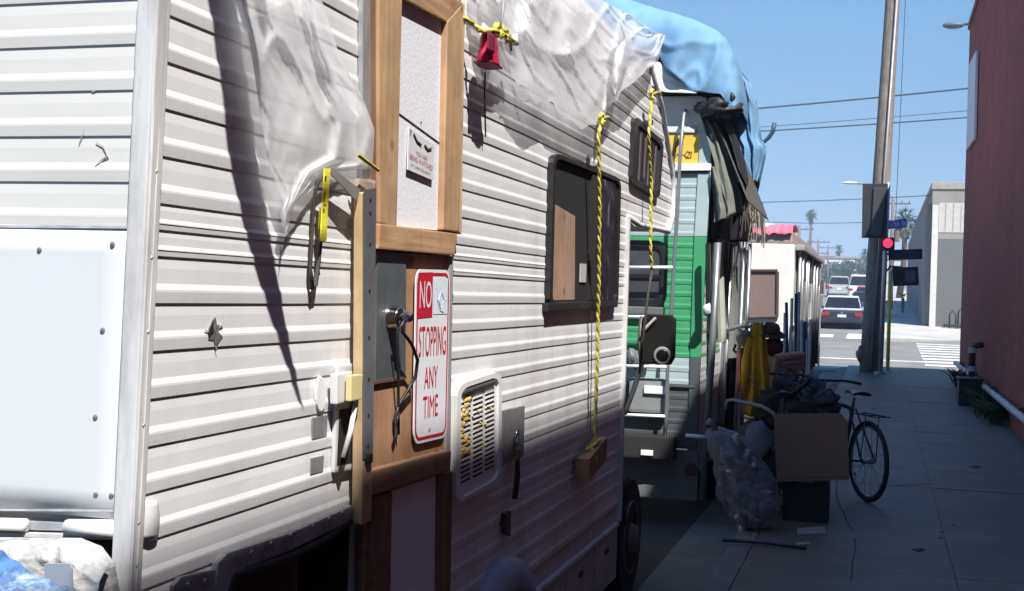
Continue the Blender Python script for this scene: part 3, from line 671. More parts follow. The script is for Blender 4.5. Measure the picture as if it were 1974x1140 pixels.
build(MB().tube(SP([(766, 217), (862, 287)], 0.0205), 0.0022, 5), 'panel_joint', mat('joint_grey', (0.06, 0.06, 0.07), 0.8), rv)
for (x, y) in ((811, 236), (847, 267)):
    c = S(x, y, 0.02); build(MB().lathe([(0.005, 0), (0.003, 0.003)], c, (1, 0, 0), 6), 'screw', rv_screw, rv)
build(slab(MB(), [(886, 447), (893, 8), (896, 8), (890, 452)], 0.003, 0.03), 'door_edge', wood2, rv)
# lower door
build(slab(MB(), [(724, 484), (872, 494), (866, 1150), (700, 1150)], 0.012, 0.022), 'plywood_panel', ply, rv)
build(slab(MB(), [(728, 488), (783, 492), (782, 728), (724, 738)], 0.0225, 0.0275), 'steel_sheet', gsheet, rv)
build(slab(MB(), [(723, 735), (783, 726), (783, 731), (723, 741)], 0.0225, 0.031), 'sheet_lip', mat('rust', (0.1, 0.055, 0.035), 0.8, var=0.5, scale=30), rv)
build(slab(MB(), [(868, 494), (874, 494), (867, 880), (861, 880)], 0.003, 0.03), 'door_edge', mat('grey_edge', (0.3, 0.3, 0.31), 0.5), rv)
build(slab(MB(), [(717, 909), (871, 868), (869, 908), (715, 958)], 0.012, O1 + 0.008), 'door_rail', woodmat('rail_pine', (0.42, 0.26, 0.15), (0.32, 0.19, 0.1), ax=1), rv, bevel=0.008)
build(slab(MB(), [(717, 960), (757, 948), (752, 1200), (712, 1200)], 0.012, 0.036), 'door_stile', brown, rv, bevel=0.004)
build(slab(MB(), [(845, 918), (873, 908), (868, 1200), (842, 1200)], 0.012, 0.036), 'door_stile', brown, rv, bevel=0.004)
build(slab(MB(), [(756, 946), (846, 916), (843, 1200), (751, 1200)], 0.0225, 0.028), 'door_panel', whiteboard, rv)
# grey steel post with pine post behind it
build(slab(MB(), [(702, 366), (726, 362), (719, 880), (700, 886)], 0.0485, 0.0505), 'steel_post', gm, rv, bevel=0.003)
for y in (385, 410, 470, 560, 650, 730, 800, 860):
    c = S(lerp(714, 709, (y - 370) / 500), y, 0.0505); build(MB().lathe([(0.005, 0), (0.003, 0.003)], c, (1, 0, 0), 6), 'screw', dark, rv)
build(slab(MB(), [(702, 372), (726, 366), (716, 1004), (698, 1012)], 0.02, 0.048), 'pine_post', wood2, rv, bevel=0.003)
build(slab(MB(), [(694, 344), (726, 348), (724, 368), (692, 374)], 0.012, 0.03), 'post_top', mat('weathered_wood', (0.33, 0.27, 0.22), 0.9, var=0.3, scale=20), rv, bevel=0.008)
build(slab(MB(), [(701, 886), (718, 880), (712, 1200), (698, 1200)], 0.004, 0.0195), 'post_foot', brown, rv, bevel=0.003)
build(MB().box(S(710, 884, 0.052), (0.016, 0.03, 0.025)), 'clamp', dark, rv, bevel=0.006)
# lock knob and black cable
ch = mat('chrome', (0.62, 0.62, 0.63), 0.12, 1.0, var=0.05)
c = S(752, 612, 0.0276)
lk = build(MB().lathe([(0.034, 0), (0.034, 0.006), (0.03, 0.012), (0.029, 0.03), (0.026, 0.036), (0.004, 0.038)], c, (1, -0.12, 0.03), 24), 'door_knob', ch, rv, smooth=True)
bk = mat('black_cable', (0.02, 0.019, 0.019), 0.45)
k0 = c + Vector((0.038, -0.004, 0.002))
build(MB().lathe([(0.012, 0), (0.014, 0.02), (0.01, 0.028)], k0, (1, 0, 0), 10), 'keyhole_boss', ch, lk)
cab = thing('lock_cable', 'black lock cable looped through the chrome knob on the plywood door', 'cable', k0)
build(MB().tube([k0 + Vector((0.01, 0, 0.01)), S(776, 640, 0.07), S(794, 664, 0.068), S(805, 694, 0.062), S(801, 726, 0.05), S(785, 755, 0.04), S(769, 780, 0.035), S(762, 805, 0.034), S(764, 838, 0.034), S(760, 850, 0.034)], 0.005, 8), 'cable_strand', bk, cab, smooth=True)
build(MB().tube([k0 + Vector((0.01, 0, 0)), S(766, 640, 0.06), S(768, 720, 0.045), S(768, 780, 0.036), S(768, 832, 0.034)], 0.0042, 8), 'cable_strand', bk, cab, smooth=True)
build(MB().tube([S(769, 796, 0.036), S(762, 818, 0.034), S(768, 836, 0.034)], 0.0055, 6), 'cable_knot', bk, cab, smooth=True)
# NO STOPPING ANY TIME sign, pinned slightly askew to the door
t = thing('parking_sign', 'white and red NO STOPPING ANY TIME sign fixed to the plywood door', 'sign', S(830, 690, 0.03))
OS = 0.034
p4 = [S(802, 519, OS), S(868, 521, OS), S(861, 843, OS), S(797, 858, OS)]
ctr = sum(p4, Vector()) / 4
def QP(u, v, o=0.0):      # sign coordinates, u right, v up
    a = p4[3].lerp(p4[2], u); b = p4[0].lerp(p4[1], u); q = a.lerp(b, v); q.x += o; return q
def rrect(u0, u1, v0, v1, ru, rv_, o, n=5):
    out = []
    for cu, cv, a0 in ((u1 - ru, v1 - rv_, 0), (u0 + ru, v1 - rv_, 90), (u0 + ru, v0 + rv_, 180), (u1 - ru, v0 + rv_, 270)):
        for k in range(n + 1):
            a = R(a0 + 90 * k / n); out.append(QP(cu + ru * math.cos(a), cv + rv_ * math.sin(a), o))
    return out
sw_ = mat('sign_white', (0.74, 0.74, 0.78), 0.4, var=0.04, scale=12); sr = mat('sign_red', (0.5, 0.015, 0.03), 0.4, var=0.1, scale=20)
build(MB().prism(rrect(0, 1, 0, 1, 0.14, 0.08, 0), (-0.003, 0, 0)), 'sign_panel', sw_, t)
mb = MB(); o_ = rrect(0.03, 0.97, 0.018, 0.982, 0.12, 0.07, 0.0008); i_ = rrect(0.062, 0.938, 0.036, 0.964, 0.1, 0.06, 0.0008); n = len(o_)
mb.add(o_ + i_, [(k, (k + 1) % n, n + (k + 1) % n, n + k) for k in range(n)]); build(mb, 'border', sr, t)
build(MB().add([QP(0.06, 0.72, 0.0012), QP(0.47, 0.725, 0.0012), QP(0.47, 0.985, 0.0012), QP(0.06, 0.98, 0.0012)], [(0, 1, 2, 3)]), 'red_square', sr, t)
rdir = (QP(1, .5) - QP(0, .5)).normalized(); udir = (QP(.5, 1) - QP(.5, 0)).normalized(); W_ = (QP(1, .5) - QP(0, .5)).length; H_ = (QP(.5, 1) - QP(.5, 0)).length
def stxt(s, u, v, wd, ht, m, o=0.0012, name='lettering'):
    mb = MB(); text_into(mb, s, QP(u, v), rdir, udir, (1, 0, 0), wd * W_, ht * H_, o); build(mb, name, m, t)
stxt('NO', 0.265, 0.855, 0.34, 0.155, sw_, 0.002)
stxt('STOPPING', 0.5, 0.585, 0.8, 0.175, sr); stxt('ANY', 0.47, 0.375, 0.4, 0.125, sr); stxt('TIME', 0.47, 0.205, 0.44, 0.125, sr)
build(MB().add([QP(0.5, 0.74, 0.0012), QP(0.93, 0.74, 0.0012), QP(0.93, 0.95, 0.0012), QP(0.5, 0.95, 0.0012)], [(0, 1, 2, 3)]), 'faded_sticker', mat('faded_sticker', (0.62, 0.72, 0.76), 0.5, var=0.12, scale=14), t)
ink = mat('faded_ink', (0.4, 0.47, 0.6), 0.6)
for pts in (((0.56, 0.93), (0.6, 0.83), (0.7, 0.76), (0.8, 0.75)), ((0.64, 0.82), (0.72, 0.87), (0.82, 0.82), (0.72, 0.77), (0.64, 0.82)), ((0.75, 0.8), (0.86, 0.83))):
    build(MB().tube([QP(u, v, 0.0018) for u, v in pts], 0.0012, 4), 'ink_line', ink, t)
build(MB().lathe([(0.005, 0), (0.003, 0.002)], QP(0.45, 0.07, 0.001), (1, 0, 0), 8), 'bolt', rv_screw, t)
# small warning notice on the upper panel
t = thing('warning_notice', 'small silver notice with red print and black marks on the white upper door panel', 'sign', S(812, 300, 0.04))
p4 = [S(788, 246, 0.0245), S(838, 280, 0.0245), S(835, 348, 0.029), S(786, 327, 0.029)]
build(MB().prism([QP(0, 0), QP(1, 0), QP(1, 1), QP(0, 1)], (-0.003, 0, 0)), 'notice_sheet', mat('silver_sheet', (0.6, 0.6, 0.62), 0.4, var=0.06), t)
rdir = (QP(1, .5) - QP(0, .5)).normalized(); udir = (QP(.5, 1) - QP(.5, 0)).normalized(); W_ = (QP(1, .5) - QP(0, .5)).length; H_ = (QP(.5, 1) - QP(.5, 0)).length
nr = mat('notice_red', (0.4, 0.1, 0.12), 0.5); nk = mat('notice_grey', (0.16, 0.16, 0.17), 0.6)
stxt('YOU ARE', 0.5, 0.5, 0.45, 0.11, nr); stxt('BEING WATCHED', 0.5, 0.33, 0.88, 0.13, nr); stxt('BY 24HR SECURITY', 0.5, 0.14, 0.75, 0.08, nk)
for pts in (((0.16, 0.92), (0.28, 0.8), (0.46, 0.77)), ((0.58, 0.82), (0.7, 0.76), (0.86, 0.86)), ((0.05, 0.98), (0.06, 0.88))):
    build(MB().tube([QP(u, v, 0.002) for u, v in pts], 0.0028, 5), 'black_mark', nk, t)
# ------------------------------------------------------------------ fittings left of the post
t = rv
lockp = build(slab(MB(), [(652, 705), (690, 700), (686, 905), (645, 912)], 0.002, 0.014), 'door_latch', mat('latch_grey', (0.5, 0.5, 0.51), 0.45, var=0.1), rv, bevel=0.006)
build(slab(MB(), [(655, 790), (684, 785), (680, 892), (650, 898)], 0.0143, 0.0152), 'latch_recess', dark, lockp)
build(slab(MB(), [(650, 722), (680, 716), (678, 772), (650, 780)], 0.0145, 0.034), 'latch_box', mat('pale_grey_box', (0.6, 0.61, 0.61), 0.5), lockp, bevel=0.004)
build(MB().tube([S(684, 785, 0.04), S(676, 830, 0.042), S(662, 882, 0.034)], 0.007, 8), 'latch_handle', trim, lockp, smooth=True)
build(slab(MB(), [(678, 724), (700, 722), (697, 770), (677, 774)], 0.04, 0.056), 'wood_block', mat('yellowed_wood', (0.6, 0.52, 0.25), 0.7, var=0.1), rv, bevel=0.003)
dk_ = build(slab(MB(), [(620 + 9.5 * math.cos(a), 760 + 34 * math.sin(a)) for a in [k * math.pi / 10 for k in range(20)]], 0.001, 0.009), 'oval_cover', white, rv, bevel=0.003)
sq = mat('grey_tape', (0.24, 0.24, 0.25), 0.5, 0.3, var=0.2, scale=25)
build(slab(MB(), [(603, 806), (632, 800), (630, 842), (602, 848)], 0.0005, 0.0042), 'grey_patch', sq, rv, bevel=0.001)
build(slab(MB(), [(600, 884), (625, 878), (623, 909), (599, 916)], 0.0005, 0.0042), 'grey_patch', sq, rv, bevel=0.001)
# ------------------------------------------------------------------ vent grille with foam
vt = mat('vent_white', (0.68, 0.67, 0.66), 0.5, var=0.06)
vf = [S(876, 742, 0.02), S(962, 714, 0.02), S(962, 925, 0.02), S(874, 975, 0.02)]
p4 = vf
vent = build(MB().prism(rrect(0, 1, 0, 1, 0.2, 0.09, 0), (-0.019, 0, 0)), 'vent_cover', vt, rv, bevel=0.004)
mb = MB(); o_ = rrect(0, 1, 0, 1, 0.2, 0.09, 0.01); i_ = rrect(0.08, 0.93, 0.035, 0.955, 0.16, 0.075, 0.01); n = len(o_); mb.prism(o_, (-0.0095, 0, 0))
mb = MB(); mb.add(o_ + i_ + [p - Vector((0.0095, 0, 0)) for p in o_] + [p - Vector((0.0095, 0, 0)) for p in i_],
   [(k, (k + 1) % n, n + (k + 1) % n, n + k) for k in range(n)] + [(k, (k + 1) % n, 2 * n + (k + 1) % n, 2 * n + k) for k in range(n)] + [(n + k, n + (k + 1) % n, 3 * n + (k + 1) % n, 3 * n + k) for k in range(n)])
build(mb, 'vent_rim', vt, vent)
build(MB().prism([QP(0.14, 0.905, 0.012), QP(0.86, 0.905, 0.012), QP(0.86, 0.935, 0.012), QP(0.14, 0.935, 0.012)], (-0.012, 0, 0)), 'vent_handle', mat('dark_grey', (0.07, 0.07, 0.075), 0.5), vent, bevel=0.004)
slot0 = None; rows = 17
for c3 in range(3):
    for r_ in range(rows):
        u0 = 0.12 + c3 * 0.27; v0 = 0.15 + r_ * 0.7 / rows
        if c3 == 1: v0 -= 0.006
        a, b = QP(u0, v0, 0.0008), QP(u0 + 0.21, v0, 0.0008); hh = Vector((0, 0, 0.0075))
        # dark slot and the louvre lip over it
        build(MB().add([a, b, b + hh, a + hh], [(0, 1, 2, 3)]), 'slot', dark, vent)
        build(MB().prism([a + hh, b + hh, b + hh * 1.6 + Vector((0.004, 0, -0.003)), a + hh * 1.6 + Vector((0.004, 0, -0.003))], (0, 0, 0.004)), 'louvre', vt, vent)
foam = mat('yellow_foam', (0.6, 0.42, 0.12), 0.8, var=0.25, scale=40, bump=0.4)
for k in range(42):
    u = random.choice((random.uniform(0.1, 0.3), random.uniform(0.1, 0.3), random.uniform(0.3, 0.8))); v = random.uniform(0.33, 0.8) if u > 0.3 else random.uniform(0.36, 0.84)
    L = random.uniform(0.5, 1.0) * (1 if u < 0.3 else 0.35)
    build(MB().blob(QP(u, v, 0.003), (0.0035, 0.034 * L, 0.011 * L), k, 0.4, 2.4, 12, 8), 'foam_blob', foam, vent, smooth=True)
# lock plate with padlock
lp = build(slab(MB(), [(968, 792), (1012, 782), (1010, 880), (966, 893)], 0.001, 0.014), 'lock_plate', mat('galv_plate', (0.33, 0.33, 0.34), 0.42, 0.5, var=0.15, scale=20), rv, bevel=0.003)
c = S(989, 850, 0.0145)
build(MB().tube([c + Vector((0.012, -0.014, -0.02)), c + Vector((0.016, -0.012, 0.03)), c + Vector((0.016, 0.0, 0.042)), c + Vector((0.016, 0.012, 0.03)), c + Vector((0.012, 0.014, -0.02))], 0.0045, 8), 'hasp', ch, lp, smooth=True)
pl_ = thing('padlock', 'padlock with dark strap hanging from the galvanised plate beside the vent', 'padlock', c + Vector((0.012, 0, -0.05)))
build(MB().box(c + Vector((0.018, 0, -0.045)), (0.02, 0.036, 0.04)), 'lock_body', mat('brass_dull', (0.3, 0.25, 0.16), 0.35, 0.8), pl_, bevel=0.005)
build(MB().tube([c + Vector((0.018, -0.012, -0.03)), c + Vector((0.018, -0.012, 0.005)), c + Vector((0.018, 0, 0.016)), c + Vector((0.018, 0.012, 0.005)), c + Vector((0.018, 0.012, -0.03))], 0.0035, 8), 'shackle', ch, pl_, smooth=True)
build(MB().tube([c + Vector((0.02, -0.01, -0.06)), c + Vector((0.02, -0.012, -0.14)), c + Vector((0.015, -0.006, -0.21))], [0.006, 0.009, 0.013], 6), 'strap', bk, pl_)
build(MB().tube([c + Vector((0.02, 0.01, -0.06)), c + Vector((0.02, 0.014, -0.13)), c + Vector((0.015, 0.008, -0.2))], [0.005, 0.008, 0.01], 6), 'strap', bk, pl_)
t2 = build(slab(MB(), [(974, 990), (986, 985), (985, 1035), (976, 1030)], 0.004, 0.022), 'side_marker', mat('dark_red_lens', (0.1, 0.02, 0.02), 0.4), rv, bevel=0.006)
# ------------------------------------------------------------------ windows of the near motorhome
blackr = mat('black_rubber', (0.018, 0.018, 0.018), 0.35, var=0.3)
def frame_ring(mb, outer, inner, o0, o1):
    n = len(outer); a = [Vector((p.x, p.y, p.z)) for p in outer]; b = inner
    dv = Vector((o0 - o1, 0, 0))
    mb.add(a + b + [p + dv for p in a] + [p + dv for p in b],
           [(k, (k + 1) % n, n + (k + 1) % n, n + k) for k in range(n)] + [(k, (k + 1) % n, 2 * n + (k + 1) % n, 2 * n + k) for k in range(n)] + [(n + k, n + (k + 1) % n, 3 * n + (k + 1) % n, 3 * n + k) for k in range(n)])
def glassmat(name, col, rough): return mat(name, col, rough, var=0.3, scale=4, spec=0.6)
dg = glassmat('dark_glass', (0.014, 0.014, 0.016), 0.1)
WO = 0.026
p4 = [S(1068, 292, WO), S(1198, 345, WO), S(1192, 590, WO), S(1060, 598, WO)]
mb = MB(); frame_ring(mb, rrect(0, 1, 0, 1, 0.1, 0.07, 0), rrect(0.03, 0.972, 0.04, 0.97, 0.07, 0.05, 0), 0.0, WO)
win = build(mb, 'window', blackr, rv)
build(MB().prism(rrect(0.03, 0.97, 0.03, 0.97, 0.06, 0.04, -0.0175), (-0.002, 0, 0)), 'window_back', dark, win)
build(MB().prism([QP(0.06, 0.06, -0.0165), QP(0.36, 0.06, -0.0165), QP(0.335, 0.63, -0.0165), QP(0.06, 0.68, -0.0165)], (-0.004, 0, 0)), 'cardboard_panel', woodmat('blind_board', (0.4, 0.27, 0.19), (0.34, 0.22, 0.15)), win)
build(MB().prism([QP(0.54, 0.05, -0.004), QP(0.615, 0.05, -0.004), QP(0.615, 0.95, -0.004), QP(0.54, 0.95, -0.004)], (-0.018, 0, 0)), 'window_mullion', mat('dark_bronze', (0.05, 0.045, 0.04), 0.35, 0.4), win, bevel=0.003)
def fpl(u, v): q = QP(lerp(0.61, 0.96, u), lerp(0.05, 0.95, v), -0.009); q.x += 0.005 * nz3(u * 5, v * 9, 4) + 0.0025 * nz3(u * 15, v * 22, 1); return q
build(MB().grid(fpl, 18, 30), 'pane', mat('black_sheeting', (0.02, 0.02, 0.024), 0.16, var=0.4, spec=0.7), win, smooth=True)
build(MB().prism([QP(0.42, 0.18, -0.012), QP(0.5, 0.18, -0.012), QP(0.5, 0.31, -0.012), QP(0.42, 0.31, -0.012)], (-0.01, 0, 0)), 'latch_label', mat('dull_white', (0.4, 0.4, 0.38), 0.6), win)
build(MB().prism([QP(-0.02, -0.01, 0.004), QP(0.98, -0.01, 0.004), QP(0.98, 0.045, 0.004), QP(-0.02, 0.045, 0.004)], (-0.03, 0, 0)), 'window_sill', blackr, win, bevel=0.006)
# small window in the cab-over
p4 = [S(1225, 222, WO), S(1280, 275, WO), S(1272, 384, WO), S(1219, 352, WO)]
mb = MB(); frame_ring(mb, rrect(0, 1, 0, 1, 0.14, 0.1, 0), rrect(0.09, 0.91, 0.09, 0.91, 0.1, 0.07, 0), 0.0, WO)
win = build(mb, 'window', blackr, rv)
build(MB().prism(rrect(0.06, 0.94, 0.06, 0.94, 0.08, 0.05, -0.012), (-0.005, 0, 0)), 'pane', dg, win)
for u in (0.25, 0.42, 0.56, 0.78): build(MB().prism([QP(u, 0.1, -0.009), QP(u + 0.04, 0.1, -0.009), QP(u + 0.04, 0.9, -0.009), QP(u, 0.9, -0.009)], (-0.003, 0, 0)), 'blind_slat', mat('bronze_slat', (0.12, 0.1, 0.1), 0.4), win)
# front edge trim, skirt, wheel arch, wheels
build(MB().box2((-A - 0.02, Y_F - 0.012, 0.46), (-A + 0.022, Y_F + 0.016, 2.06)), 'corner_trim', trim, rv, bevel=0.004)
build(MB().tube([(-A + 0.01, Y_F, 2.06), (-A + 0.014, Y_F + 0.3, 2.035), (-A + 0.014, Y_NOSE - 0.15, 2.05), (-A + 0.012, Y_NOSE, 2.16), (-A + 0.01, Y_NOSE - 0.03, 2.42), (-A + 0.01, 7.37, 2.77), (-A + 0.01, 6.97, 2.95)], 0.016, 8), 'edge_trim', trim, rv, smooth=True)
sk = mat('skirt_paint', (0.42, 0.4, 0.38), 0.6, var=0.15, scale=5, col2=(0.2, 0.17, 0.15), amt=0.6)
build(MB().box2((-A - 0.006, 4.35, 0.44), (-A + 0.017, Y_F - 0.02, 0.46)), 'skirt_moulding', trim, rv, bevel=0.003)
for a, b in ((4.72, 5.3), (5.32, 5.86), (5.88, Y_F - 0.03)):
    d_ = build(MB().box2((-A - 0.007, a, 0.17), (-A + 0.009, b, 0.437)), 'skirt_door', sk, rv, bevel=0.004)
    build(MB().box((-A + 0.012, (a + b) / 2, 0.36), (0.012, 0.06, 0.025)), 'latch', blackr, d_, bevel=0.003)
build(MB().box2((-3.6, 3.8, 0.1), (-A - 0.3, Y_F + 1.6, 0.3)), 'chassis', dark, rv)
build(MB().box2((-A - 0.007, 3.2, 0.17), (-A + 0.003, 3.78, 0.54)), 'skirt_panel', sk, rv)
ac = Vector((-A, 4.29, 0.22)); AR = 0.47
arc = [ac + Vector((0, AR * math.cos(a), AR * math.sin(a))) for a in [k * math.pi / 16 for k in range(17)]]
mb = MB()
for rr in (arc,):
    vs = []
    for k in range(17):
        a = k * math.pi / 16; d = Vector((0, math.cos(a), math.sin(a)))
        vs += [ac + d * AR, ac + d * (AR - 0.005) + Vector((0.05, 0, 0)), ac + d * (AR - 0.1) + Vector((0.075, 0, 0)), ac + d * (AR - 0.125) + Vector((0.06, 0, 0)), ac + d * (AR - 0.125)]
    mb.add(vs, [(i * 5 + j, (i + 1) * 5 + j, (i + 1) * 5 + j + 1, i * 5 + j + 1) for i in range(16) for j in range(4)])
build(mb, 'wheel_arch', mat('arch_grey', (0.26, 0.27, 0.32), 0.5, var=0.1), rv, smooth=True)
build(MB().prism([ac + Vector((0.012, (AR - 0.12) * math.cos(a), (AR - 0.12) * math.sin(a))) for a in [k * math.pi / 14 for k in range(15)]], (-0.01, 0, 0)), 'arch_lining', dark, rv)
tyre = mat('tyre_rubber', (0.02, 0.02, 0.02), 0.8); hub = mat('wheel_steel', (0.22, 0.22, 0.225), 0.4, 0.6, var=0.3)
def wheel(parent, c, r, wd, side=1):
    wobj = build(MB().lathe([(r * 0.62, 0), (r * 0.95, 0), (r, wd * 0.15), (r, wd * 0.85), (r * 0.95, wd), (r * 0.62, wd)], Vector(c) - Vector((side * wd / 2, 0, 0)), (side, 0, 0), 28), 'wheel', tyre, parent, smooth=False)
    build(MB().lathe([(r * 0.61, 0), (r * 0.6, 0.02), (r * 0.5, -0.03), (r * 0.25, -0.02), (r * 0.2, 0.05), (r * 0.02, 0.06)], Vector(c) + Vector((side * (wd / 2 - 0.01), 0, 0)), (side, 0, 0), 20), 'rim', hub, wobj, smooth=True)
    return wobj
wheel(rv, (-1.36, 4.29, 0.21), 0.36, 0.2); wheel(rv, (-1.5, 7.3, 0.21), 0.36, 0.22)
# cab below the nose: body, door, windscreen pillar, hood, fender, bumper
cabm = mat('cab_white', (0.66, 0.65, 0.63), 0.35, var=0.06, coat=0.3)
prof = [(Y_F - 0.01, 0.3), (Y_F - 0.01, 2.0), (7.15, 2.0), (7.75, 1.35), (8.75, 1.2), (8.85, 1.0), (8.85, 0.35), (7.7, 0.3), (7.6, 0.6), (7.3, 0.68), (7.0, 0.6), (6.9, 0.3)]
build(MB().prism([(-1.79, y, z) for y, z in prof], (-1.5, 0, 0)), 'cab_body', cabm, rv, bevel=0.03)
fl = build(MB().prism([(-1.44, y, z) for y, z in ((6.7, 0.6), (6.7, 1.02), (6.95, 1.08), (7.2, 1.0), (7.27, 0.76), (7.1, 0.7), (6.93, 0.5))], (-0.34, 0, 0)), 'front_fender', cabm, rv, bevel=0.03)
build(MB().box2((-3.2, 8.82, 0.25), (-1.82, 8.98, 0.45)), 'front_bumper', ch, rv, bevel=0.03)
build(MB().prism([(-1.785, 6.7, 1.35), (-1.785, 7.6, 1.35), (-1.785, 7.1, 1.93), (-1.785, 6.7, 1.93)], (-0.01, 0, 0)), 'cab_window', dg, rv)
mb = MB().blob((-1.37, 6.62, 0.52), (0.09, 0.12, 0.15), 5, 0.25); build(mb, 'torn_mudflap', blackr, rv, smooth=True)
# ------------------------------------------------------------------ side mirror on an arm
YM = 7.35
q = [onY(x, y, YM) for x, y in ((1239, 612), (1246, 606), (1294, 607), (1302, 616), (1300, 690), (1292, 704), (1240, 702), (1234, 692))]
mir = build(MB().prism(q, (0, 0.045, 0)), 'side_mirror', mat('mirror_shell', (0.014, 0.013, 0.012), 0.5), rv, bevel=0.008)
q = [onY(x, y, YM - 0.003) for x, y in ((1242, 614), (1248, 610), (1292, 611), (1298, 619), (1296, 688), (1290, 700), (1243, 698), (1238, 690))]
build(MB().prism(q, (0, 0.0025, 0)), 'mirror_glass', mat('mirror_dark', (0.014, 0.013, 0.012), 0.4), mir)
c = onY(1277, 686, YM - 0.004)
build(MB().lathe([(0.052, 0), (0.054, 0.006), (0.046, 0.008)], c, (0, -1, 0), 24), 'convex_rim', mat('rim_grey', (0.25, 0.25, 0.25), 0.4), mir, smooth=True)
build(MB().lathe([(0.045, 0), (0.03, 0.006), (0.003, 0.008)], c + Vector((0, -0.005, 0)), (0, -1, 0), 24), 'convex_glass', mat('mirror_black', (0.02, 0.02, 0.02), 0.15, 0.5), mir, smooth=True)
build(MB().tube([onY(1240, 637, YM - 0.02), onY(1264, 613, YM - 0.02)], 0.009, 6), 'mirror_clip', trim, mir)
build(MB().tube([onY(1238, 700, YM + 0.03), onY(1222, 750, 7.2), onY(1206, 795, 7.0), (-1.62, 6.9, 1.05)], 0.016, 8), 'mirror_arm', blackr, rv, smooth=True)
build(MB().tube([onY(1237, 610, YM + 0.03), onY(1232, 660, YM + 0.02), onY(1236, 705, YM + 0.03)], 0.012, 8), 'mirror_bracket', mat('bracket_bronze', (0.1, 0.08, 0.07), 0.4), rv, smooth=True)
# ================================================================== SHEETS, ROPES AND THINGS ON THE NEAR MOTORHOME
sheet = plastic('clear_sheeting', (0.92, 0.92, 0.94), 0.3, 0.5, 0.35, 3)
sheet2 = plastic('clear_sheeting_thick', (0.9, 0.9, 0.91), 0.27, 0.5, 0.35, 3)
def hang(top, bot, o_top, o_bot, folds, seed, nu=70, nv=40, wrinkle=0.012):
    """a hanging sheet between a top and a bottom outline; o = distance off the wall"""
    T = [Vector((x, y, 0)) for x, y in top]; B = [Vector((x, y, 0)) for x, y in bot]
    def fn(u, v):
        p = polyat(T, u).lerp(polyat(B, u), v); p.y += v ** 6 * (13 * nz3(u * 17, 3, seed) + 7 * nz3(u * 45, 1, seed))
        o = (0.35 + 0.65 * min(1, u * 2.2)) * lerp(o_top, o_bot, v) * (0.75 + 0.6 * nz3(u * 3, v * 1.2, seed)) + folds * (0.5 + 0.5 * math.sin(u * 26 + 3 * nz3(u * 3, v * 2, seed + 3))) * (0.35 + 0.65 * nz3(u * 2.2, v * 0.8, seed + 9)) \
            + wrinkle * nz3(u * 7, v * 3, seed) + wrinkle * 0.35 * nz3(u * 16 + v * 5, v * 6, seed + 1) + 0.016 * crs(u * 6 + v * 1.5, v * 1.1 + u, seed + 21) + 0.009 * crs(u * 11 - v * 3, v * 2.5, seed + 31)
        return S(p.x, p.y, max(0.012, o))
    return MB().grid(fn, nu, nv)
# left piece, gathered and hanging down beside the door
t = thing('plastic_sheet', 'torn translucent plastic sheet hanging left of the wooden door down to a ragged tip', 'plastic sheet', S(590, 200, 0.03))
top = [(468, -60), (540, -60), (620, -60), (706, -55)]
bot = [(548, 455), (556, 445), (566, 392), (590, 355), (625, 335), (650, 322), (690, 320), (724, 330)]
def fl_(u, v):
    e = u
    L = polyat([Vector((x, y, 0)) for x, y in ((448, -60), (478, 60), (490, 140), (505, 240), (518, 318), (545, 388), (540, 415), (548, 452))], v)
    Rr = polyat([Vector((x, y, 0)) for x, y in ((600, -60), (640, 60), (655, 110), (700, 190), (722, 250), (718, 325), (640, 332), (568, 395), (551, 452))], v)
    p = L.lerp(Rr, e)
    o = 0.02 + 0.022 * (1 - v) * (1 - u * 0.7) + 0.008 * crs(u * 2.4 + v * 1.4, v * 1.6 - u * 1.5, 11) + 0.003 * crs(u * 5 - v * 3, v * 3, 17) + 0.012 * nz3(u * 3, v * 4, 2) + 0.003 * nz3(u * 10 + 6 * v, v * 6, 5) + 0.02 * math.exp(-((u - 0.72 + 0.4 * (v - .5)) / 0.06) ** 2)
    return S(p.x, p.y, max(0.012, o))
build(MB().grid(fl_, 50, 90), 'sheet', sheet2, t, smooth=True)
# outline of an unseen strip added above the view to shade the siding
def fs_(u, v):
    z = lerp(2.95, 2.06, v); y = lerp(2.02, 2.36, v ** 0.9) - 0.05 + (u - 0.5) * lerp(0.15, 0.01, v ** 2.5) + 0.012 * nz3(v * 6, u * 2, 3)
    x = -A + 0.03 + 0.34 * math.sin(min(1, v * 1.15) * math.pi * 0.5) + 0.015 * nz3(u * 3, v * 5)
    return Vector((x, y, z))
# right piece, draped from the roof edge
t = thing('plastic_sheet', 'large translucent plastic sheet draped from the motorhome roof above the windows', 'plastic sheet', S(1080, 100, 0.05))
top = [(912, -70), (1000, -70), (1090, -40), (1160, 0), (1215, 30), (1262, 62)]
bot = [(922, 60), (946, 92), (985, 150), (1030, 190), (1062, 205), (1090, 222), (1120, 248), (1150, 246), (1172, 210), (1200, 178), (1230, 150), (1262, 128), (1283, 68)]
build(hang(top, bot, 0.03, 0.085, 0.05, 4, 110, 50, 0.009), 'sheet', sheet, t, smooth=True)
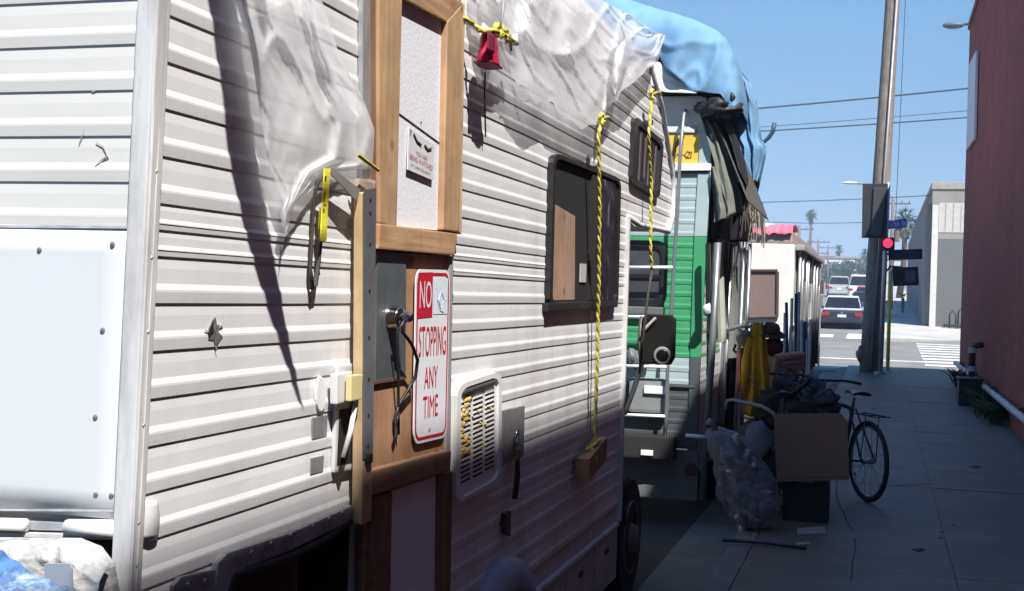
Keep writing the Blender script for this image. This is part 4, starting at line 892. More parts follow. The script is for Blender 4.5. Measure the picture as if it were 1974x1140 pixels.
# glossy fold standing out at its middle
def ff(u, v):
    p = polyat([Vector((x, y, 0)) for x, y in ((1195, 40), (1206, 75), (1198, 120), (1188, 165), (1186, 182))], v)
    w_ = 14 * math.sin(v * math.pi) ** 0.7 + 1
    return S(p.x + (u - 0.5) * 2 * w_, p.y, 0.105 + 0.03 * math.cos((u - .5) * math.pi) + 0.01 * nz3(v * 6, u * 3, 1))
build(MB().grid(ff, 10, 24), 'fold', sheet2, t, smooth=True)
def ff2(u, v):
    p = polyat([Vector((x, y, 0)) for x, y in ((968, -50), (972, 0), (968, 40))], v)
    return S(p.x + (u - 0.5) * lerp(26, 3, v), p.y, 0.09 + 0.02 * math.cos((u - .5) * math.pi))
build(MB().grid(ff2, 8, 14), 'fold', sheet2, t, smooth=True)
# ------------------------------------------------------------------ ropes
yel = mat('yellow_rope', (0.62, 0.56, 0.1), 0.65, var=0.3, scale=60); drk = mat('dark_rope', (0.05, 0.045, 0.04), 0.8)
def strip_():  # unseen added strip, shaped back along the sun from its shadow on the wall
    Lp = [(372, -200), (402, 0), (425, 150), (440, 300), (470, 440), (505, 560), (545, 680), (580, 788)]; Rp = [(425, -200), (455, 0), (475, 150), (494, 300), (518, 440), (540, 560), (564, 690), (584, 790)]
    A_ = [Vector((x, y, 0)) for x, y in Lp]; B_ = [Vector((x, y, 0)) for x, y in Rp]
    def fn(u, v):
        p = polyat(A_, v).lerp(polyat(B_, v), u); p.x += 5 * nz3(v * 14, u * 2, 3) * (1 - v)
        wl = S(p.x, p.y, 0.0); return wl + SUN * ((0.42 + 0.025 * nz3(u * 2.5, v * 6, 2)) / SUN.x)
    return MB().grid(fn, 9, 60)
sh = [o for o in COL.objects if o.name.startswith('plastic_sheet') and o.get('category')][0]
st_ = build(strip_(), 'shadow_strip', mat('shadow_strip_cloth', (0.5, 0.49, 0.47), 0.6, var=0.1), sh, smooth=True, solid=0.002)  # opaque cloth, so the added strip casts a dark band
zt = max((st_.matrix_basis @ v.co).z for v in st_.data.vertices) + sh.location.z
topv = max(st_.data.vertices, key=lambda v: v.co.z).co + WP[st_]
build(MB().tube([(-2.0, topv.y - 0.02, ZTOP + 0.02), topv + Vector((0, 0, -0.02)), topv + Vector((0.15, 0, 0.06))], 0.018, 8), 'prop_stick', MATS['pale_pine'], sh, smooth=True)  # stick added out of view to carry the strip
print('strip lowest px check')
def rope(pts, r, parent, name='rope_strand', n_=2, pitch=0.09, m=None):
    """twisted two-strand rope along pts"""
    L = [(Vector(b) - Vector(a)).length for a, b in zip(pts, pts[1:])]; tot = sum(L); k = max(8, min(220, int(tot / 0.018)))
    for s in range(n_):
        out = []
        for i in range(k + 1):
            p = polyat(pts, i / k); p = p + Vector((0.004 * nz3(i * .06, len(pts)), 0.007 * nz3(i * .05, 3, len(pts)), 0)); a = 2 * math.pi * (i / k * tot / pitch) + s * 2 * math.pi / n_
            out.append(p + Vector((math.cos(a), math.sin(a), 0)) * r * 0.55)
        build(MB().tube(out, r * 0.62, 5), name, (m or [yel, yel])[s % 2] if isinstance(m, list) or m is None else m, parent, smooth=True)
rm = [yel, mat('rope_dark_fleck', (0.34, 0.31, 0.07), 0.7, var=0.4, scale=80)]
t = thing('rope', 'yellow rope hanging past the larger window with a wooden block tied to its end', 'rope', S(1155, 500, 0.06))
pr = [S(1160, 226, 0.075), S(1154, 260, 0.085), S(1156, 400, 0.08), S(1153, 600, 0.06), S(1150, 760, 0.05), S(1147, 842, 0.055)]
rope(pr, 0.009, t, m=rm)
build(MB().knot(S(1160, 230, 0.085), 0.028, 0.0085, 1), 'knot', yel, t, smooth=True)
build(MB().tube([S(1162, 228, 0.09), S(1172, 226, 0.1), S(1180, 234, 0.09)], [0.009, 0.008, 0.005], 6), 'rope_end', rm[1], t, smooth=True)
tb = thing('wooden_block', 'short wooden block hanging from the yellow rope against the lower siding', 'wood block', S(1146, 865, 0.04))
bx = [S(1124, 880, 0.05), S(1158, 836, 0.05), S(1169, 842, 0.05), S(1133, 890, 0.05)]
d0 = (bx[1] - bx[0])
yb0 = S(1128, 885, 0.06); yb1 = S(1163, 842, 0.06)
mb = MB(); vs = []
for p in (yb0, yb1):
    vs += [p + Vector((-0.045, 0, 0)), p + Vector((0.02, 0, 0)), p + Vector((0.02, 0, -0.105)), p + Vector((-0.045, 0, -0.105))]
mb.add(vs, [(0, 1, 2, 3), (7, 6, 5, 4), (0, 4, 5, 1), (1, 5, 6, 2), (2, 6, 7, 3), (3, 7, 4, 0)])
build(mb, 'block', woodmat('old_block', (0.42, 0.25, 0.13), (0.3, 0.17, 0.08), ax=1), tb, bevel=0.004)
build(MB().tube([yb0.lerp(yb1, 0.35) + Vector((0.024, 0, -0.04)), yb0.lerp(yb1, 0.4) + Vector((-0.01, 0, 0.012)), yb0.lerp(yb1, 0.6) + Vector((0.0, 0, 0.014)), yb0.lerp(yb1, 0.62) + Vector((0.025, 0, -0.03))], 0.008, 6), 'rope_knot', yel, tb, smooth=True)
build(MB().tube([yb0.lerp(yb1, 0.3) + Vector((-0.02, 0, 0.008)), yb0.lerp(yb1, 0.7) + Vector((0.012, 0, 0.016))], 0.009, 6), 'rope_knot', yel, tb, smooth=True)
t = thing('rope', 'yellow rope hanging in front of the small upper window turning dark at its end', 'rope', S(1255, 350, 0.05))
rope([S(1256, 182, 0.05), S(1250, 260, 0.06), S(1256, 350, 0.06), S(1254, 480, 0.07), S(1257, 522, 0.075)], 0.0095, t, m=rm)
build(MB().knot(S(1257, 182, 0.055), 0.03, 0.009, 2), 'knot', yel, t, smooth=True)
build(MB().tube([S(1258, 182, 0.06), S(1268, 178, 0.07), S(1276, 184, 0.06)], [0.009, 0.008, 0.005], 6), 'rope_end', rm[1], t, smooth=True)
build(MB().tube([S(1257, 522, 0.075), S(1250, 560, 0.07), S(1241, 640, 0.06), S(1232, 720, 0.02)], 0.008, 6), 'rope_tail', drk, t, smooth=True)
build(MB().tube([S(1141, 600, 0.03), S(1140, 700, 0.02), S(1138, 830, 0.02)], 0.0025, 4), 'cord', drk, t)
# strap and dark cord loop left of the post
t = thing('strap', 'yellow and black strap with a dark cord loop hanging left of the wooden post', 'strap', S(625, 400, 0.04))
def fst(u, v):
    p = polyat([Vector((x, y, 0)) for x, y in ((632, 325), (628, 380), (624, 465))], v); q = S(p.x + (u - .5) * 11, p.y, 0.05 - 0.018 * v + 0.004 * math.sin(v * 9)); return q
build(MB().grid(fst, 4, 20), 'strap_end', mat('yellow_strap', (0.66, 0.62, 0.04), 0.5, var=0.2, scale=30), t, solid=0.003)
def fst2(u, v):
    p = polyat([Vector((x, y, 0)) for x, y in ((620, 400), (617, 440), (620, 466))], v); return S(p.x + (u - .5) * 9, p.y, 0.03 - 0.01 * v)
build(MB().grid(fst2, 4, 12), 'strap_tail', mat('olive_strap', (0.36, 0.33, 0.03), 0.5), t, solid=0.003)
for y in (342, 368, 396, 428): build(MB().box(S(628 - (y - 340) * 0.03, y, 0.056 - 0.0002 * (y - 325)), (0.002, 0.006, 0.006)), 'mark', drk, t)
build(MB().tube([S(632, 330, 0.045), S(612, 352, 0.03), S(606, 380, 0.022), S(602, 450, 0.016), S(598, 520, 0.014), S(601, 556, 0.014), S(607, 550, 0.014), S(615, 500, 0.015), S(619, 465, 0.018)], [0.004, 0.006, 0.004, 0.004, 0.005, 0.007, 0.007, 0.005, 0.004], 6), 'cord_loop', drk, t, smooth=True)
def fst3(u, v):
    p = polyat([Vector((x, y, 0)) for x, y in ((636, 328), (662, 352), (690, 378))], v); return S(p.x - (u - .5) * 6, p.y + (u - .5) * lerp(8, 24, v), 0.03 + 0.01 * u)
build(MB().grid(fst3, 4, 12), 'strap_band', mat('grey_strap', (0.13, 0.12, 0.11), 0.7), t, solid=0.002)
build(MB().tube([S(690, 298, 0.05), S(708, 312, 0.06), S(729, 328, 0.06)], 0.0055, 6), 'rope_end', mat('dull_yellow', (0.36, 0.31, 0.05), 0.7), t)
# red reflector / pouch tied with yellow rope
t = thing('red_pouch', 'small red nylon pouch hanging from a yellow rope right of the door frame', 'pouch', S(942, 100, 0.06))
redn = mat('red_nylon', (0.42, 0.012, 0.06), 0.45, var=0.25, scale=30); redd = mat('dark_red_nylon', (0.16, 0.012, 0.035), 0.55)
def pouch(u, v):
    a = u * 2 * math.pi; wv = lerp(0.85, 1.1, v) * (1 + 0.08 * math.sin(v * 9)); x = 0.03 * math.sin(a) * (0.6 + 0.6 * v); y = 0.06 * math.cos(a) * wv
    c = S(943, 64, 0.075).lerp(S(941, 128, 0.07), v); return c + Vector((x + 0.004 * nz3(u * 8, v * 6), y, 0))
pm = MB().grid(pouch, 20, 12, True)
build(pm, 'pouch_body', redn, t, smooth=True, solid=0.003)
c = S(941, 128, 0.07); build(MB().box(c + Vector((0, 0, 0.004)), (0.06, 0.125, 0.008)), 'pouch_base', redd, t, bevel=0.003)
def flap(u, v):
    c = S(946, 64, 0.1).lerp(S(946, 100, 0.104), v); return c + Vector((0, (u - .5) * 0.07, 0.004 * nz3(u * 6, v * 4)))
build(MB().grid(flap, 6, 8), 'pouch_flap', redd, t, smooth=True, solid=0.002)
rope([S(893, 34, 0.03), S(915, 48, 0.05), S(930, 62, 0.08), S(948, 58, 0.09), S(968, 66, 0.085), S(990, 80, 0.07)], 0.011, t, m=rm)
build(MB().knot(S(962, 62, 0.085), 0.03, 0.009, 4), 'rope_knot', yel, t, smooth=True)
build(MB().knot(S(975, 68, 0.08), 0.022, 0.008, 7), 'rope_knot', rm[1], t, smooth=True)
build(MB().tube([S(978, 70, 0.08), S(984, 84, 0.075), S(985, 98, 0.07)], [0.009, 0.007, 0.004], 6), 'rope_end', rm[1], t, smooth=True)
build(MB().blob(S(993, 78, 0.07), (0.014, 0.02, 0.02), 2, 0.2, 2, 10, 8), 'white_tag', white, t, smooth=True)
build(MB().tube([S(935, 140, 0.03), S(934, 180, 0.02), S(936, 265, 0.016)], 0.003, 5), 'loose_cord', drk, t)
# ------------------------------------------------------------------ foreground at lower left: battered white box and blue tarpaulin behind the motorhome
t = thing('storage_box', 'battered white painted storage box behind the motorhome in the lower left corner', 'box', (-1.75, 1.7, 0))
wc = mat('chipped_white', (0.4, 0.39, 0.385), 0.75, var=0.22, scale=22, bump=1.0, bscale=30, col2=(0.14, 0.14, 0.14), amt=0.8, thr=(0.55, 0.64))
def RB(px, py): return onY(px, py, 1.93)
q = [RB(-420, 1030), RB(160, 1036), RB(200, 1052), RB(226, 1085), RB(240, 1170), RB(240, 1300), RB(-420, 1300)]
mb = MB().prism(q, (0, -0.03, 0)); bb = build(mb, 'box_body', wc, t, bevel=0.012, seg=3)
def fbx(u, v):
    px = lerp(-420, 236, u); top_ = 1034 if px < 160 else lerp(1034, 1082, min(1, (px - 160) / 66) ** 1.5)
    p = RB(px, lerp(top_, 1300, v)); p.y = 1.93 - 0.034 - 0.03 * min(1, v * 9) ** 0.5 - 0.009 * crs(p.x * 7, p.z * 9, 3, 6) - 0.003 * nz3(p.x * 40, p.z * 40) - 0.005 * crs(p.x * 18, p.z * 13, 8, 7); return p
build(MB().grid(fbx, 160, 90), 'front_skin', wc, t, smooth=True)
q = [onY(x, y, 1.838) for x, y in ((88, 1086), (136, 1086), (141, 1096), (142, 1170), (88, 1170))]
build(MB().prism(q, (0, -0.004, 0)), 'recess_panel', mat('blue_grey', (0.28, 0.32, 0.38), 0.5), t)
for k in range(0):
    c = onY(random.uniform(150, 228), random.uniform(1065, 1135), 1.866)
    build(MB().blob(c, (random.uniform(.012, .03), 0.006, random.uniform(.006, .02)), k, 0.4, 3, 10, 8), 'paint_flake', wc, t, smooth=True)
blu = mat('blue_tarp_gloss', (0.06, 0.15, 0.33), 0.22, var=0.6, scale=16, col2=(0.45, 0.55, 0.6), amt=0.8, stretch=(1.6, 1, 0.8), spec=0.7, thr=(0.52, 0.62))  # pale streaks paint highlights into the blue
def fb(u, v):
    px = lerp(-420, 190, u); yt = lerp(850, 1150, u) if px < 0 else lerp(1036, 1142, px / 175); d = 0.45 * v
    p = onY(px, yt, 1.76 - 0.0 * v)
    p.y -= 0.34 * v ** 0.8 * (1 + .2 * nz3(u * 3, v * 3)); p.z -= 0.45 * v ** 1.6; p.z += 0.035 * nz3(u * 7, v * 5, 7) + 0.016 * math.sin(u * 34 + v * 9 + 4 * nz3(u * 4, v * 3, 5)) * nz3(u * 5, v * 4, 12) + 0.007 * math.sin(u * 80 - v * 14 + 5 * nz3(u * 7, v * 5)) * nz3(u * 9, v * 6, 2)
    p.z -= 0.02
    return p
t = thing('blue_tarp', 'crumpled shiny blue tarpaulin heaped in the lower left corner in front of the white box', 'tarpaulin', (-1.7, 1.6, 0))
build(MB().grid(fb, 170, 80), 'tarp_sheet', blu, t, smooth=True)
build(MB().box2((-2.3, 1.5, 0.0), (-1.52, 1.7, 0.72)), 'covered_crate', MATS['cardboard'], t, bevel=0.01)
# ================================================================== GREEN MOTORHOME
Y2 = 9.83
def Q(px, py, o=0.0): return onY(px, py, Y2 - o)
def qslab(pts, o0, o1): return MB().prism([Q(x, y, o1) for x, y in pts], (0, o1 - o0, 0))
teal = mat('pale_teal', (0.38, 0.47, 0.48), 0.45, var=0.06, scale=4, col2=(0.28, 0.34, 0.34), amt=0.4)
green = mat('green_paint', (0.045, 0.27, 0.115), 0.5, var=0.08, scale=4, col2=(0.06, 0.33, 0.16), amt=0.4)
greyw = mat('grey_white', (0.45, 0.47, 0.48), 0.45, var=0.08)
X2 = Q(1345, 560).x                    # right end of the rear siding
rv2 = thing('motorhome', 'green and pale teal motorhome with rear ladder parked ahead of the white one', 'motorhome', (-2.5, 11.5, -0.15))
Z2T = Q(1340, 322).z
build(MB().box2((-3.75, Y2 + 0.012, 0.45), (X2 + 0.02, 13.3, Z2T + 0.55)), 'body_shell', shade, rv2)
def pt_r2(a, z, o): return Vector((a, Y2 - o, z))
def zq(y): return Q(1325, y).z
ez = [zq(y) for y in (742, 718, 690, 667, 643, 619, 596, 572, 549, 525, 502, 478, 456, 432, 409, 386, 362, 340)]
for i, (z0, z1) in enumerate(zip(ez, ez[1:])):
    m = teal if i < 2 or i >= 12 else green
    build(course(MB(), pt_r2, z0, z1, -3.75, X2, seed=3, n=12), 'siding_plank', m, rv2)
slate = mat('painted_shade_slate', (0.075, 0.085, 0.09), 0.45, var=0.15, scale=5)  # dark tone paints in the shade on the lower rear
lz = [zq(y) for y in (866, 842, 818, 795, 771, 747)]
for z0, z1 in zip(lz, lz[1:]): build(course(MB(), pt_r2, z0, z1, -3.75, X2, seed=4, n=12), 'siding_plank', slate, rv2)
build(MB().box2((-3.75, Y2 - 0.02, ez[0] - 0.02), (X2 + 0.002, Y2, ez[0] - 0.002)), 'belt_moulding', mat('dark_moulding', (0.09, 0.1, 0.1), 0.5), rv2)
# corner post in two paints, its foot in the painted-in shade tone
build(qslab([(1346, 322), (1371, 322), (1362, 456), (1338, 456)], -0.03, 0.014), 'corner_trim', teal, rv2, bevel=0.006)
build(qslab([(1338, 456.5), (1362, 456.5), (1350, 690), (1330, 690)], -0.03, 0.014), 'corner_trim', green, rv2, bevel=0.006)
build(qslab([(1330, 690.5), (1350, 690.5), (1340, 960), (1322, 960)], -0.03, 0.014), 'corner_trim', slate, rv2, bevel=0.006)
# yellow cap with scribble, white ledge, white bulge
yc = mat('yellow_panel', (0.66, 0.45, 0.06), 0.5, var=0.06, scale=3)
build(qslab([(1100, 262), (1372, 258), (1370, 318), (1100, 322)], -0.02, 0.01), 'yellow_panel', yc, rv2, bevel=0.006)
build(qslab([(1350, 258), (1374, 258), (1368, 320), (1346, 320)], 0.0105, 0.02), 'panel_edge', teal, rv2)
build(qslab([(1100, 317), (1372, 315), (1370, 329), (1100, 331)], 0.0, 0.03), 'white_ledge', white, rv2, bevel=0.005)
build(qslab([(1100, 331.5), (1366, 329.5), (1366, 334), (1100, 336)], 0.0, 0.02), 'painted_ledge_shadow', dark, rv2)  # dark strip painting the shadow below the ledge
ink2 = mat('dark_ink', (0.06, 0.05, 0.05), 0.7)
for pts in (((1303, 303), (1306, 297), (1312, 303), (1316, 298)), ((1318, 298), (1324, 304), (1331, 294), (1325, 292), (1320, 300)), ((1333, 292), (1332, 304), (1322, 305))):
    build(MB().tube([Q(x, y, 0.012) for x, y in pts], 0.0035, 5), 'scribble', ink2, rv2)
build(MB().tube([Q(1318, 260, 0.02), Q(1304, 276, 0.025), Q(1297, 300, 0.03)], 0.014, 6), 'hose', mat('olive_hose', (0.2, 0.15, 0.03), 0.6), rv2, smooth=True)
def fcap(u, v):
    p = Vector((lerp(-3.5, Q(1342, 240).x, u), Y2, 0)); z0 = Q(1320, 257).z; z1 = Q(1300, 212).z
    return Vector((p.x, Y2 - 0.02 + 0.5 * (1 - math.cos(v * 1.4)), lerp(z0, z1, math.sin(v * 1.4)) ))
build(MB().grid(fcap, 16, 10), 'roof_cap', white, rv2, smooth=True, solid=0.02)
build(MB().box2((-3.75, Y2 + 0.25, Z2T + 0.55), (X2 - 0.05, 13.2, Z2T + 0.6)), 'roof', white, rv2)
# rear window
wz0, wz1 = Q(1250, 590).z, Q(1250, 464).z
wx1 = Q(1287, 530).x
def rr(x0, x1, z0, z1, r, y, n=5):
    out = []
    for cx_, cz_, a0 in ((x1 - r, z1 - r, 0), (x0 + r, z1 - r, 90), (x0 + r, z0 + r, 180), (x1 - r, z0 + r, 270)):
        for k in range(n + 1):
            a = R(a0 + 90 * k / n); out.append(Vector((cx_ + r * math.cos(a), y, cz_ + r * math.sin(a))))
    return out
mb = MB(); o_ = rr(wx1 - 1.5, wx1, wz0, wz1, 0.09, Y2 - 0.035); i_ = rr(wx1 - 1.45, wx1 - 0.05, wz0 + 0.05, wz1 - 0.05, 0.06, Y2 - 0.035); n = len(o_); dv = Vector((0, 0.035, 0))
mb.add(o_ + i_ + [p + dv for p in o_] + [p + dv for p in i_], [(k, (k + 1) % n, n + (k + 1) % n, n + k) for k in range(n)] + [(k, (k + 1) % n, 2 * n + (k + 1) % n, 2 * n + k) for k in range(n)] + [(n + k, n + (k + 1) % n, 3 * n + (k + 1) % n, 3 * n + k) for k in range(n)])
win2 = build(mb, 'window', blackr, rv2)
build(MB().prism(rr(wx1 - 1.46, wx1 - 0.04, wz0 + 0.04, wz1 - 0.04, 0.06, Y2 - 0.016), (0, 0.006, 0)), 'pane', mat('grey_pane', (0.055, 0.055, 0.065), 0.2, var=0.2, spec=0.6), win2)
build(MB().box2((wx1 - 1.42, Y2 - 0.03, wz1 - 0.3), (wx1 - 0.05, Y2 - 0.017, wz1 - 0.27)), 'window_bar', blackr, win2)
build(MB().box2((wx1 - 1.5, Y2 - 0.055, wz0 - 0.075), (wx1 - 0.01, Y2 - 0.002, wz0 - 0.006)), 'window_sill', mat('grey_sill', (0.12, 0.13, 0.13), 0.5), win2, bevel=0.015)
# ladder
lad = build(MB().tube([Q(1331, 196, -0.45), Q(1326, 200, -0.2), Q(1318, 222, 0.1), Q(1311, 300, 0.14), Q(1305, 420, 0.14), Q(1299, 515, 0.14), Q(1292, 640, 0.14), Q(1287, 712, 0.14), Q(1284, 800, 0.14), Q(1281, 850, 0.13)], 0.015, 8), 'ladder_rail', mat('ladder_metal', (0.3, 0.31, 0.33), 0.35, 0.6, var=0.1), rv2, smooth=True)
lm = MATS['ladder_metal']; off = Q(1299, 515, 0.14) - Q(1204, 515, 0.14)
build(MB().tube([p - off for p in [Q(1318, 222, 0.1), Q(1311, 300, 0.14), Q(1305, 420, 0.14), Q(1299, 515, 0.14), Q(1292, 640, 0.14), Q(1284, 800, 0.14), Q(1281, 850, 0.13)]], 0.015, 8), 'ladder_rail', lm, rv2, smooth=True)
for (x, y) in ((1312, 330), (1303, 420), (1299, 516), (1293, 612), (1288, 708), (1284, 803)):
    a = Q(x, y, 0.14); build(MB().cyl(a, a - off, 0.0135, 8), 'ladder_rung', white if y > 500 else lm, rv2, smooth=True)
build(MB().cyl(Q(1322, 840, 0.1), Q(1362, 843, 0.1), 0.016, 8), 'step_bar', white, rv2, smooth=True)
# lower back: folding seats / bumper in the dark gap
low = mat('grey_body', (0.12, 0.13, 0.135), 0.5, var=0.1)
build(MB().box2((-3.7, Y2 - 0.03, Q(1300, 962).z), (Q(1347, 900).x, Y2 + 0.01, zq(868))), 'rear_valance', low, rv2, bevel=0.01)
build(MB().box2((-3.6, Y2 - 0.16, Q(1250, 880).z), (Q(1306, 870).x, Y2 - 0.031, Q(1250, 835).z)), 'rear_bumper', mat('bumper_dark', (0.06, 0.06, 0.06), 0.35, 0.5), rv2, bevel=0.02)
build(MB().box2((Q(1243, 868).x, Y2 - 0.175, Q(1250, 873).z), (Q(1266, 868).x, Y2 - 0.162, Q(1250, 863).z)), 'number_plate', white, rv2, bevel=0.002)
build(MB().box2((Q(1216, 750).x, Y2 - 0.09, Q(1250, 795).z), (Q(1292, 750).x, Y2 - 0.012, Q(1250, 728).z)), 'spare_rack', mat('rack_grey', (0.22, 0.23, 0.23), 0.5), rv2, bevel=0.03)
build(MB().box2((Q(1246, 750).x, Y2 - 0.11, Q(1250, 757).z), (Q(1288, 750).x, Y2 - 0.091, Q(1250, 742).z)), 'rear_lamp', white, rv2, bevel=0.006)
for k in range(3): build(MB().blob(Q(1218 + k * 12, 690 + 6 * (k % 2), 0.07), (0.05, 0.05, 0.07), k, 0.3, 2.5, 12, 8), 'vent_bulge', low, rv2, smooth=True)
build(MB().cyl(Q(1332, 905, 0.05), Q(1336, 905, -0.3), 0.05, 12), 'tail_light', mat('dark_lens', (0.05, 0.01, 0.01), 0.3), rv2)
c = onX(1385, 985, -1.5); wheel(rv2, (-1.48, 11.3, 0.2), 0.35, 0.22); wheel(rv2, (-1.48, 12.3, 0.2), 0.35, 0.22)
# side: rows, door, windows
def T2(px, py, o=0.0): return onX(px, py, X2 + 0.02 + o)
X2S = X2 + 0.02
def pt_s2(a, z, o): return Vector((X2S + o, a, z))
y_ = Y2 + 0.02
for i, (z0, z1) in enumerate(zip(ez, ez[1:])):
    m = greyw if i < 2 else (teal if i >= 12 else mat('faded_green', (0.17, 0.33, 0.19), 0.5, var=0.1))
    build(course(MB(), pt_s2, z0, z1, y_, 13.3, seed=6, n=12), 'siding_plank', m, rv2)
for z0, z1 in zip(lz, lz[1:]): build(course(MB(), pt_s2, z0, z1, y_, 13.3, seed=7, n=12), 'siding_plank', greyw, rv2)
zz = lz[0]
while zz > 0.3:
    build(course(MB(), pt_s2, zz - 0.1, zz, y_, 13.3, seed=8, n=12), 'siding_plank', greyw, rv2); zz -= 0.1
def side2(name, y0, y1, z0, z1, o0, o1, m, par=None, bev=0.004): return build(MB().box2((X2S + o0, y0, z0), (X2S + o1, y1, z1)), name, m, par or rv2, bevel=bev)
side2('window', 10.25, 10.95, 1.35, 2.25, 0.006, 0.03, blackr); side2('door_panel', 11.3, 12.1, 0.55, 2.3, 0.006, 0.02, mat('door_cream', (0.3, 0.33, 0.27), 0.5))
side2('door_frame', 11.2, 11.28, 0.5, 2.4, 0.006, 0.05, lm); side2('door_frame', 12.12, 12.2, 0.5, 2.4, 0.006, 0.05, lm)
side2('window', 12.4, 13.1, 1.4, 2.15, 0.006, 0.03, dg)
# light metal awning leg standing at the rear corner
build(MB().tube([onY(1384, 468, 9.75), onY(1371, 700, 9.75), onY(1354, 962, 9.75)], 0.028, 8), 'awning_leg', mat('leg_metal', (0.2, 0.205, 0.215), 0.4, 0.5, var=0.15), rv2, smooth=True)
build(MB().tube([onY(1365, 470, 9.7), onY(1366, 610, 9.7)], 0.022, 8), 'downpipe', blackr, rv2)
build(MB().blob(onY(1363, 598, 9.68), (0.035, 0.035, 0.05), 2, 0.2, 2, 10, 8), 'clamp', trim, rv2, smooth=True)
build(MB().tube([onY(1390, 462, 10.2), onY(1386, 500, 10.2), onY(1392, 660, 10.2)], 0.035, 8), 'door_light_strip', mat('cream_strip', (0.36, 0.38, 0.31), 0.5), rv2)
# ---------------- tarps heaped on the roof
btm = mat('blue_tarp', (0.15, 0.29, 0.44), 0.8, var=0.12, scale=2.5, bump=0.25, bscale=12, spec=0.12)
t = thing('blue_tarp', 'big light blue tarpaulin heaped over the roof load of the green motorhome', 'tarpaulin', Q(1300, 100))
outl = [(1428, 212), (1429, 178), (1424, 140), (1416, 104), (1402, 72), (1378, 50), (1340, 34), (1300, 20), (1250, 6), (1200, -8), (1120, -30), (1000, -60)]
lowr = [(1410, 214), (1392, 186), (1362, 184), (1335, 182), (1318, 160), (1290, 140), (1272, 112), (1240, 110), (1200, 110), (1120, 110), (1000, 110)]
O_ = [Q(x, y) for x, y in outl]; L_ = [Q(x, y) for x, y in lowr]
def ftarp(u, v):
    b = polyat(L_, u); o = polyat(O_, u)
    if v < 0.5:
        k = v / 0.5; p = b.lerp(o, k); bulge = math.sin(k * math.pi / 2)
        y = -0.10 + 0.26 * (1 - math.sqrt(max(0, 1 - k ** 4)))
        y += 0.05 * nz3(p.x * 1.6, p.z * 1.2, 3) + 0.06 * math.sin(p.x * 13 + 4 * nz3(p.x, p.z, 1)) * (1 - k * 0.6) * (0.5 + nz3(p.x * 2, p.z * 1.5, 8)) + 0.012 * nz3(p.x * 9, p.z * 7, 2) - 0.05 * crs(p.x * 3.2 + p.z * 0.7, p.z * 0.9, 4, 5) - 0.03 * crs(p.x * 5 - p.z * 1.5, p.z * 2.2, 14, 6)
        return Vector((p.x, Y2 + y, p.z))
    k = (v - 0.5) / 0.5
    cen = Vector((-2.6, Y2, 2.9))
    q = o.lerp(cen, 0.0 + 0.25 * k ** 2); d = (o - cen)
    return Vector((q.x - 0.12 * k ** 3, Y2 + 0.16 + 2.6 * k, q.z - 0.25 * k ** 2 + 0.06 * nz3(q.x * 2, k * 5, 3)))
build(MB().grid(ftarp, 90, 50), 'tarp_sheet', btm, t, smooth=True, solid=0.004)
# second fall of the tarp down the kerb side
t = thing('blue_tarp', 'narrow fall of blue tarpaulin hanging down the pavement side of the green motorhome', 'tarpaulin', onY(1440, 250, 10.6))
pa = [(1412, 140), (1410, 215), (1418, 260), (1434, 318), (1446, 352)]; pb = [(1426, 134), (1446, 158), (1458, 200), (1464, 262), (1474, 282), (1456, 350)]
YA = 10.5
A_ = [onY(x, y, YA) for x, y in pa]; B_ = [onY(x, y, YA) for x, y in pb]
def ft2(u, v):
    p = polyat(A_, v).lerp(polyat(B_, v), u)
    return Vector((p.x, YA + 0.25 * u - 0.12 + 0.05 * math.sin(u * 14 + v * 2) + 0.03 * nz3(u * 6, v * 6, 2) - 0.05 * crs(u * 4 + v, v * 1.5, 3, 5), p.z + 0.01 * nz3(u * 8, v * 3)))
build(MB().grid(ft2, 30, 40), 'tarp_sheet', btm, t, smooth=True, solid=0.004)
def ft3(u, v):
    p = polyat(A_, v).lerp(polyat(B_, v), 0.92); return Vector((p.x - 0.25 * u ** 1.5, YA + 0.14 + 2.2 * u, p.z + 0.1 * u + 0.03 * math.sin(u * 20) * v))
build(MB().grid(ft3, 24, 24), 'tarp_side', btm, t, smooth=True, solid=0.004)
# pale cover lying under the tarp at the back edge
t = thing('roof_cover', 'off white cover sheet showing under the blue tarpaulin on the green motorhome roof', 'cover', Q(1290, 170))
def fcv(u, v):
    T_ = [Q(x, y) for x, y in ((1180, 120), (1272, 122), (1300, 140), (1345, 178))]; Bq = [Q(x, y) for x, y in ((1180, 172), (1240, 176), (1290, 184), (1348, 186))]
    p = polyat(T_, u).lerp(polyat(Bq, u), v); p.y += -0.04 - 0.09 * v + 0.02 * nz3(u * 8, v * 5); return p
build(MB().grid(fcv, 24, 14), 'cover_sheet', mat('off_white_cover', (0.6, 0.59, 0.56), 0.7, var=0.08, scale=10, bump=0.2), t, smooth=True, solid=0.006)
# dark tarp and olive canvas hanging from the roof corner
t = thing('dark_tarp', 'black bundled tarp knotted under the blue tarpaulin at the roof corner', 'tarpaulin', Q(1385, 215))
blk2 = mat('black_tarp', (0.018, 0.018, 0.024), 0.55, var=0.3, scale=8)
build(MB().blob(Q(1387, 210, 0.04), (0.16, 0.12, 0.085), 3, 0.3, 2.6, 28, 18), 'bundle', blk2, t, smooth=True)
build(MB().tube([Q(1408, 176, 0.1), Q(1413, 188, 0.12), Q(1408, 205, 0.1)], [0.012, 0.022, 0.01], 8), 'corner_knot', blk2, t, smooth=True)
def fdk(u, v):
    Aq = [Q(x, y, 0.02) for x, y in ((1390, 225), (1408, 270), (1425, 330), (1440, 360))]; Bq = [Q(x, y, -0.3) for x, y in ((1402, 215), (1418, 260), (1434, 310), (1442, 345))]
    p = polyat(Aq, v).lerp(polyat(Bq, v), u); p.y += 0.03 * nz3(u * 4, v * 6); return p
